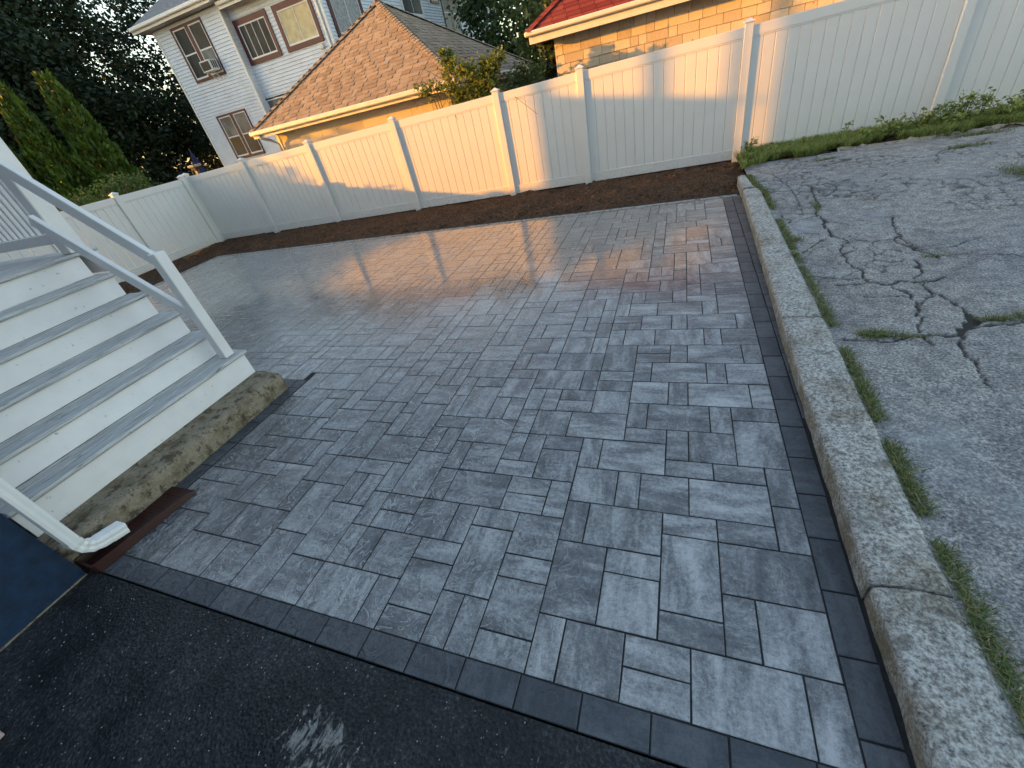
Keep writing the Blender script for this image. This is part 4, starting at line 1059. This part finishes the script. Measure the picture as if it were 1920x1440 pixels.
for k in range(9):
    b = k * cs; x_ = sx0 + (b * up.y) - RNG.uniform(0, .3) * 0 - (.15 if k % 2 else 0)
    while x_ < 2.2:
        a0 = max(x_, sx0 + b * up.y); a1 = x_ + .30 - .012
        if a1 - a0 > .04:
            P0 = Vector((0, ry - .42, rz + .16)) + up * (b - .004); P1 = Vector((0, ry - .42, rz + .16)) + up * (b + cs * 1.05)
            q0 = sx0 + (b + cs) * up.y
            V = [P0 + u_ * a0, P0 + u_ * a1, P1 + u_ * max(a1, q0), P1 + u_ * max(a0, q0)]
            V = [v + nr * .002 for v in V] + [V[0] + nr * .016, V[1] + nr * .016, V[2] + nr * .004, V[3] + nr * .004]
            c = sum(V, Vector()) / 8; rn = RNG.random()
            me = bpy.data.meshes.new('shingle'); me.from_pydata([tuple(v - c) for v in V], [], [(4, 5, 6, 7), (0, 1, 5, 4), (1, 2, 6, 5), (3, 0, 4, 7)]); me.update()
            setattr_const(me, 'pc', (rn, 0, rn, 1)); link('shingle', me, M['red_shingle'], rroof, c)
        x_ += .30
hv, hf, ha = [], [], []
c0 = Vector(rA); t = (Vector((sx0 + run, ry - .42 + run, rz + .16 + run * sl)) - c0).normalized(); sd_ = t.cross(Vector((0, 0, 1))).normalized(); n_ = sd_.cross(t); k = 0.
while k < 3:
    p0 = c0 + t * k; p1 = c0 + t * (k + .2); b = len(hv); rn = RNG.random()
    hv += [tuple(p0 + sd_ * .12), tuple(p0 + n_ * .05), tuple(p0 - sd_ * .12), tuple(p1 + sd_ * .12 - n_ * .012), tuple(p1 + n_ * .03), tuple(p1 - sd_ * .12 - n_ * .012)]
    hf += [(b, b + 1, b + 4, b + 3), (b + 1, b + 2, b + 5, b + 4)]; ha += [(rn, 0, rn, 1)] * 6; k += .15
o = link('hip_cap_shingles', arrmesh('hip_cap_shingles', hv, hf, attr={'pc': ha}), M['red_shingle'], rroof); o['kind'] = 'stuff'
wall_shingles((rx0, ry + .02, 0), (1, 0, 0), (0, -1, 0), 6.4, 1.62, rz - .01, .165, (.14, .42), M['cedar'], core, 'wall_shingle', .026)
rp('corner_board', MB().box(rx0 - .006, rx0 + .012, ry + .0, ry + .06, -.1, rz - .02), M['gutter'])

# ------------------------------------------------------------------ vegetation
def leaves(centers, normals_out, size, aspect=.55, jitter=1.0, lc=None, rng=NR, fold=False):
    """diamond leaves"""
    n = len(centers); d = rng.normal(size=(n, 3)); d[:, 2] *= .7; d /= np.linalg.norm(d, axis=1)[:, None]
    e = rng.normal(size=(n, 3)); e -= d * (e * d).sum(1)[:, None]; e /= np.linalg.norm(e, axis=1)[:, None]
    s = size * rng.uniform(.6, 1.35, n)[:, None]
    c = centers
    V = np.stack([c - d * s * .5, c + e * s * aspect * .5, c + d * s * .5, c - e * s * aspect * .5], 1).reshape(-1, 3)
    F = np.arange(n * 4).reshape(n, 4)
    if lc is None: lc = rng.random(n)
    return V, F, np.repeat(lc, 4)
def crown_points(cx, cy, cz, rx, ry_, rz_, clumps, per, spread, hollow=.45, rng=NR, flat=.8):
    C = []
    while len(C) < clumps:
        p = rng.uniform(-1, 1, 3)
        r = np.linalg.norm(p)
        if r > 1 or r < hollow: continue
        C.append(p)
    C = np.array(C); base = rng.random(clumps)
    P = np.repeat(C * [rx, ry_, rz_], per, 0) + rng.normal(size=(clumps * per, 3)) * spread * np.array([1, 1, flat]) * np.repeat(rng.uniform(.6, 1.3, clumps), per)[:, None]
    lc = np.clip(np.repeat(base, per) * .6 + rng.random(clumps * per) * .4, 0, 1)
    return P + [cx, cy, cz], lc
def tree(name, label, x, y, h, r, zc, rz_, mat, clumps, per, spread, lsize, trunk_r=.22, group=None, hollow=.4, cat='tree'):
    t = thing(name, label, cat, (x, y, -.16), 0, group)
    tb = MB(); top = Vector((RNG.uniform(-.4, .4), RNG.uniform(-.4, .4), zc + rz_ * .5 + .16))
    pts = [Vector((0, 0, 0)), Vector((.08, .05, h * .15)), Vector((.0, -.1, h * .35)), top]
    tb.tube(pts, [trunk_r * 1.3, trunk_r, trunk_r * .8, trunk_r * .25], 8)
    for k in range(9):
        a = k * 2.4 + RNG.random(); z0 = h * RNG.uniform(.2, .55); L = r * RNG.uniform(.6, .95)
        b0 = Vector((0, 0, z0)); b2 = Vector((math.cos(a) * L, math.sin(a) * L, z0 + L * RNG.uniform(.4, .9)))
        tb.tube([b0, b0.lerp(b2, .5) + Vector((0, 0, .25)), b2], [trunk_r * .5, trunk_r * .3, trunk_r * .08], 5)
    obj('trunk', tb, M['bark'], t, smooth=True)
    P, lc = crown_points(0, 0, zc + .16, r, r, rz_, clumps, per, spread, hollow)
    P = P[P[:, 2] > .3]; lc = lc[:len(P)]
    V, F, A = leaves(P, None, lsize, .6, lc=lc)
    link('crown', arrmesh('crown', V, F, attr={'lc': A}), mat, t); return t
GT = 'tall dark trees behind the left fence'
tree('maple_tree', 'tall dark leafy tree nearest the left picture edge', -33, 15.5, 11, 4.6, 6.6, 5.6, M['leaf_dark'], 330, 130, .62, .25, .3, GT)
tree('maple_tree', 'tall dark tree whose branches hang beside the house eave', -27.8, 24, 11, 4.2, 6.4, 5.4, M['leaf_dark'], 105, 130, .46, .23, .28, GT)
tree('maple_tree', 'broad dark tree at the top left corner of the picture', -39, 22, 14, 5.6, 9.0, 7.0, M['leaf_dark'], 330, 130, .75, .28, .36, GT)
tree('maple_tree', 'dark tree in the shade between arborvitae and pale house', -29.8, 19.0, 8, 3.2, 3.4, 3.4, M['leaf_dark'], 170, 120, .5, .22, .2, GT)
tree('maple_tree', 'far dark tree seen low beside the pale house corner', -34, 31, 10, 5.4, 3.8, 4.6, M['leaf_dark'], 190, 110, .8, .30, .3, GT)
tree('backyard_tree', 'green leafy tree between pale house and red-roofed garage', -8.6, 30, 9, 3.3, 4.2, 5.0, M['leaf_right'], 170, 100, .5, .26, .2)
tree('backyard_tree', 'green tree behind the left end of the red roof', -4.8, 24, 8, 2.6, 3.4, 3.6, M['leaf_right'], 150, 90, .42, .22, .18)
tree('maple_tree', 'added unseen tall dark tree shading the pale house, left of the picture edge', -33.5, 11.6, 11, 3.6, 7.0, 4.8, M['leaf_dark'], 190, 110, .6, .27, .3, GT)  # unseen tree added to keep direct sun off the pale house
# unseen tree added west of the plot to shade the left of the fence
tree('shade_tree', 'added unseen small round tree shading the fence, west of the side fence', -25.2, 2.75, 4, 1.2, 3.5, 1.4, M['leaf_dark'], 120, 90, .22, .2, .12)
def arbor(x, y, ztop, r, label):
    t = thing('arborvitae', label, 'arborvitae', (x, y, -.16), 0, 'arborvitae behind the left fence')
    tb = MB().tube([(0, 0, 0), (0, 0, ztop * .5), (0, 0, ztop)], [.09, .06, .015], 6); obj('trunk', tb, M['bark'], t)
    n = 9000; u = NR.random(n) ** .8; z = (1 - (1 - u) ** .75) * (ztop - .05) + .1; z = NR.uniform(.0, 1, n) ; z = 1 - np.sqrt(1 - z * .995)
    rr = r * np.clip(1.02 - z, .0, 1) ** .72 * (1 - .12 * (z < .06)); a = NR.uniform(0, 2 * np.pi, n)
    lump = .80 + .30 * vnoise(a * 2.2 + x, z * 16 + y)
    rad = rr * lump * (1 - .35 * NR.random(n) ** 2)
    P = np.stack([np.cos(a) * rad, np.sin(a) * rad, z * (ztop + .16) + .1], 1)
    d = np.stack([np.cos(a) * .35, np.sin(a) * .35, np.ones(n)], 1) + NR.normal(size=(n, 3)) * .3; d /= np.linalg.norm(d, axis=1)[:, None]
    e = np.cross(d, NR.normal(size=(n, 3))); e /= np.linalg.norm(e, axis=1)[:, None]; s = NR.uniform(.12, .26, n)[:, None]
    V = np.stack([P - d * s * .4, P + e * s * .22, P + d * s * .6, P - e * s * .22], 1).reshape(-1, 3)
    lc = np.clip((lump - .8) * 2.2 + NR.random(n) * .35, 0, 1)
    link('crown', arrmesh('crown', V, np.arange(n * 4).reshape(n, 4), attr={'lc': np.repeat(lc, 4)}), M['leaf_arb'], t)
arbor(-20.3, 11.9, 5.75, 1.15, 'tall bright green arborvitae nearest the pale house')
arbor(-21.2, 10.9, 5.85, 1.0, 'tall pointed arborvitae, the middle one of the three')
arbor(-21.9, 9.9, 4.9, 1.0, 'darker arborvitae, lowest and leftmost of the three')
# hedge of small leaves with pink flowers behind the side fence
def shrub(name, label, cat, blobs, mat, lsize, per, stems=True, group=None):
    x, y = blobs[0][0], blobs[0][1]; t = thing(name, label, cat, (x, y, -.16), 0, group)
    Ps, Ls = [], []
    sm = MB()
    for (bx_, by_, bz_, rx, ry_, rz_, n) in blobs:
        P, lc = crown_points(bx_ - x, by_ - y, bz_ + .16, rx, ry_, rz_, n, per, min(rx, ry_, rz_) * .28, .15); Ps.append(P); Ls.append(lc)
        for k in range(4):
            q = Vector((bx_ - x + RNG.uniform(-.6, .6) * rx, by_ - y + RNG.uniform(-.6, .6) * ry_, bz_ + .16 + rz_ * RNG.uniform(0, .8)))
            sm.tube([(q.x * .3, q.y * .3, 0), (q.x * .8, q.y * .8, q.z * .6), tuple(q)], [.02, .014, .004], 5)
    obj('stem', sm, M['twig'], t)
    V, F, A = leaves(np.concatenate(Ps), None, lsize, .55, lc=np.concatenate(Ls))
    link('foliage', arrmesh('foliage', V, F, attr={'lc': A}), mat, t); return t, np.concatenate(Ps)
hd, hpnts = shrub('flowering_hedge', 'leafy green hedge with pink flowers above the side fence', 'hedge',
    [(-13.6, 8.2, 1.5, .45, .5, .75, 40), (-13.5, 7.5, 1.45, .4, .5, .62, 36), (-13.3, 6.7, 1.4, .4, .55, .55, 36), (-13.3, 6.0, 1.4, .4, .45, .5, 30)], M['leaf_hedge'], .075, 60)
fl = MB()
for k in range(26):
    p = hpnts[RNG.randrange(len(hpnts))]
    if p[2] < 1.55: continue
    c = Vector(p) + Vector((.12, -.05, .03)); r = RNG.uniform(.02, .04); n = len(fl.v)
    for q in range(6): fl.v.append((c.x + math.cos(q * 1.047) * r * .8, c.y + math.sin(q * 1.047) * r, c.z + (r * .5 if q % 2 else -r * .2)))
    fl.v.append((c.x, c.y, c.z + r * .3))
    fl.f += [(n + q, n + (q + 1) % 6, n + 6) for q in range(6)]
obj('flowers', fl, M['pink'], hd)
vn, _ = shrub('climbing_vine', 'leafy vine climbing over the fence in front of the garage', 'vine',
    [(-4.35, 9.95, 2.25, .42, .25, .45, 60), (-3.85, 9.95, 2.2, .4, .25, .32, 50), (-4.5, 9.9, 2.62, .16, .14, .22, 18), (-3.6, 9.95, 2.40, .28, .2, .18, 18), (-4.1, 10.0, 1.7, .6, .25, .4, 40), (-5.05, 9.95, 2.25, .35, .15, .25, 12)], M['leaf_vine'], .08, 24)
tw = MB()
for (a, b, c_) in (((-4.9, 9.85, 1.85), (-4.6, 9.6, 2.0), (-4.25, 9.15, 1.62)), ((-3.6, 9.8, 1.9), (-3.2, 9.35, 1.92), (-2.6, 9.22, 1.42)), ((-4.6, 9.9, 2.0), (-5.2, 9.9, 2.4), (-5.5, 9.85, 1.95)), ((-4.5, 9.9, 2.2), (-5.1, 9.9, 2.6), (-5.45, 9.9, 2.35))):
    tw.tube([tuple(Vector(p) - Vector((-4.35, 9.95, -.16))) for p in (a, b, c_)], [.006, .005, .003], 4)
obj('tendril', tw, M['twig'], vn)
shrub('garden_bush', 'dark green bush in the gap left of the red-roofed garage', 'bush', [(-3.1, 10.6, 1.7, .42, .4, .55, 50), (-3.6, 11.4, 1.6, .5, .5, .6, 40), (-2.95, 12.2, 2.3, .25, .6, 1.0, 50)], M['leaf_right'], .10, 45)
# folded patio umbrella and lantern behind the back fence corner
um = thing('patio_umbrella', 'folded navy patio umbrella behind the fence corner', 'umbrella', (-17.3, 13.2, -.16))
mb = MB().tube([(0, 0, 0), (0, 0, 2.62)], .022, 6); obj('pole', mb, M['asphalt_pole'], um)
cn = MB(); ring = 14
for (z, r) in ((1.35, .20), (1.7, .16), (2.1, .11), (2.4, .05), (2.5, .02)):
    for k in range(ring):
        a = 2 * math.pi * k / ring; rr = r * (1.25 if k % 2 else .7); cn.v.append((math.cos(a) * rr, math.sin(a) * rr, z))
for q in range(4):
    for k in range(ring): cn.f.append((q * ring + k, q * ring + (k + 1) % ring, (q + 1) * ring + (k + 1) % ring, (q + 1) * ring + k))
obj('canopy', cn, M['umbrella'], um)
arm = MB().tube([(-.9, -.2, 1.6), (-.75, -.2, 2.1), (-.45, -.1, 2.5)], .025, 6); obj('arm', arm, M['asphalt_pole'], um)
ln = thing('post_lantern', 'small dark lantern cap just above the back fence', 'lantern', (-13.4, 10.1, -.16))
obj('post', MB().box(-.05, .05, -.05, .05, 0, 1.95, .006), M['asphalt_pole'], ln)
obj('lantern_cap', MB().box(-.14, .14, -.14, .14, 2.03, 2.10, .02), M['edging'], ln); obj('lantern_glass', MB().box(-.09, .09, -.09, .09, 1.951, 2.029), M['glass'], ln)

# ------------------------------------------------------------------ grass and weeds
def blades(P, h, w, lean, name, label, mat=M['grass'], cat='grass'):
    n = len(P); a = NR.uniform(0, 2 * np.pi, n); hh = h * NR.uniform(.4, 1.3, n); ln_ = lean * NR.uniform(.2, 1.3, n) * hh
    dx = np.cos(a); dy = np.sin(a); sx_ = -dy * w * .5; sy2 = dx * w * .5
    b0 = P + np.stack([sx_, sy2, 0 * a], 1); b1 = P - np.stack([sx_, sy2, 0 * a], 1)
    m0 = P + np.stack([dx * ln_ * .35 + sx_ * .8, dy * ln_ * .35 + sy2 * .8, hh * .6], 1); m1 = P + np.stack([dx * ln_ * .35 - sx_ * .8, dy * ln_ * .35 - sy2 * .8, hh * .6], 1)
    tp = P + np.stack([dx * ln_ + sx_ * .12, dy * ln_ + sy2 * .12, hh], 1); tp1 = P + np.stack([dx * ln_ - sx_ * .12, dy * ln_ - sy2 * .12, hh], 1)
    V = np.stack([b0, b1, m1, m0, tp1, tp], 1).reshape(-1, 3); k = np.arange(n)[:, None] * 6
    F = np.concatenate([k + [0, 1, 2, 3], k + [3, 2, 4, 5]], 0)
    lc = np.clip(np.repeat(NR.random(n), 6), 0, 1)
    return tag(link(name, arrmesh(name, V, F, attr={'lc': lc}), mat), label, cat, kind='stuff')
# strip between curb and lot
n = 15000
ys = NR.uniform(0.3, 7.9, n); keep = vnoise(ys * 2.6, ys * 0 + 3) * (.5 + .5 * vnoise(ys * 11, ys * 0 + 9))
keep = np.maximum(keep, np.clip(1 - np.abs(ys - 2.7) / .3, 0, 1) * .6); keep = np.maximum(keep, np.clip(1 - np.abs(ys - 1.75) / .35, 0, 1) * .7); keep = np.maximum(keep, np.clip((ys - 5.9) / 1.2, 0, 1) * .7)
keep = np.maximum(keep, np.clip(1 - np.abs(ys - 1.0) / .5, 0, 1) * .6)
ys = ys[keep + .10 * NR.random(len(ys)) > .31]; wR2 = np.interp(ys, [-2, 1.3, 3.2, 5, 6.9, 7.2, 7.8], [1.0, .99, 1.022, 1.03, 1.045, .985, .955])
wid_ = .05 + .06 * vnoise(ys * 1.7, ys * 0 + 20)
xs = wR2 + .012 + np.abs(NR.normal(size=len(ys))) * wid_ * .38
blades(np.stack([xs, ys, np.full(len(ys), LZ - .005)], 1), .026, .0042, 1.6, 'grass', 'thin green grass growing along the right side of the curb', M['kerb_grass'])
# tufts in the lot
P = []
for (gx_, gy_, rx, ry_, n) in ((1.26, 3.03, .10, .05, 420), (1.40, 3.0, .14, .02, 120), (3.45, 6.43, .16, .35, 800), (3.56, 7.88, .22, .10, 500), (1.12, 4.92, .08, .06, 220), (2.08, 8.21, .16, .06, 300), (3.9, 8.5, .35, .1, 700), (1.95, 3.21, .12, .03, 220), (2.08, 3.23, .06, .05, 150), (1.5, 5.95, .04, .2, 160), (2.0, 4.28, .12, .02, 60)):
    P.append(np.stack([gx_ + NR.normal(size=n) * rx * .5, gy_ + NR.normal(size=n) * ry_ * .5, np.full(n, LZ - .004)], 1))
blades(np.concatenate(P), .03, .005, 1.8, 'grass', 'flat yellow-green grass tufts in the asphalt cracks', M['kerb_grass'])
n = 40000
xs = NR.uniform(.93, 5.6, n); t = NR.random(n) ** 1.15; lo = np.interp(xs, [.9, 1.2, 2.2, 3.2, 4.2, 5.6], [8.15, 8.3, 8.62, 8.66, 8.66, 8.72]) + .35 * (vnoise(xs * 2.7, xs * 0 + 5) - .3) + .12 * vnoise(xs * 11, xs * 0); ys = lo + t * (9.62 - lo)
hgt = np.full(n, LZ + .02)
k = vnoise(xs * 3, ys * 3) > .22
blades(np.stack([xs, ys, hgt], 1)[k], .10, .008, 1.2, 'grass', 'unmown green grass along the foot of the right fence')
def weed(x, y, h, spread, nst, label):
    t = thing('weed_plant', label, 'weed', (x, y, LZ), 0, 'weeds along the right fence'); sm = MB(); C = []; L = []
    for s in range(nst):
        a = RNG.uniform(0, 6.28); ln_ = spread * RNG.uniform(.3, 1); hh = h * RNG.uniform(.55, 1)
        p0 = Vector((RNG.uniform(-.04, .04), RNG.uniform(-.04, .04), 0)); p2 = Vector((math.cos(a) * ln_, math.sin(a) * ln_ * .6, hh)); p1 = p0.lerp(p2, .5) + Vector((0, 0, hh * .12))
        sm.tube([p0, p1, p2], [.005, .004, .002], 4)
        for q in range(int(26 * hh / .4) + 8):
            u = RNG.uniform(.1, 1) ; c = (p0.lerp(p1, u * 2) if u < .5 else p1.lerp(p2, u * 2 - 1)); C.append((c.x + RNG.gauss(0, .028), c.y + RNG.gauss(0, .028), c.z + RNG.gauss(0, .015))); L.append(RNG.random())
    obj('stem', sm, M['twig'], t)
    V, F, A = leaves(np.array(C), None, .055, .5, lc=np.array(L)); link('leaves', arrmesh('leaves', V, F, attr={'lc': A}), M['grass'], t)
weed(4.2, 9.2, .62, .12, 3, 'tallest thin weed near the right picture edge by the fence')
weed(3.95, 9.15, .5, .25, 9, 'bushy weed clump standing just left of the tallest weed')
weed(3.45, 9.1, .40, .28, 12, 'broad leafy weed clump covering the foot of the right fence post')
weed(3.05, 9.1, .33, .25, 10, 'low leafy weed clump left of the right fence post')
weed(2.5, 9.2, .32, .05, 2, 'single thin weed stalk halfway along the right fence panel')
weed(2.0, 9.2, .26, .14, 4, 'small dark weed near the left part of the right fence panel')
weed(1.12, 9.15, .34, .16, 7, 'dark weed tuft at the fence post above the curb end')
weed(4.6, 9.15, .42, .3, 9, 'leafy weed clump at the right picture edge')
for (wx, wy, wh, wsp, wn, wl) in ((1.5, 9.1, .18, .2, 7, 'low green weed between the curb end and the small dark weed'), (2.75, 9.0, .22, .25, 8, 'low spreading weed right of the single thin stalk'), (3.7, 9.0, .36, .3, 11, 'dense leafy weed clump just right of the right fence post'), (4.4, 9.0, .34, .3, 10, 'dense weed clump below the tallest thin weed')):
    weed(wx, wy, wh, wsp, wn, wl)
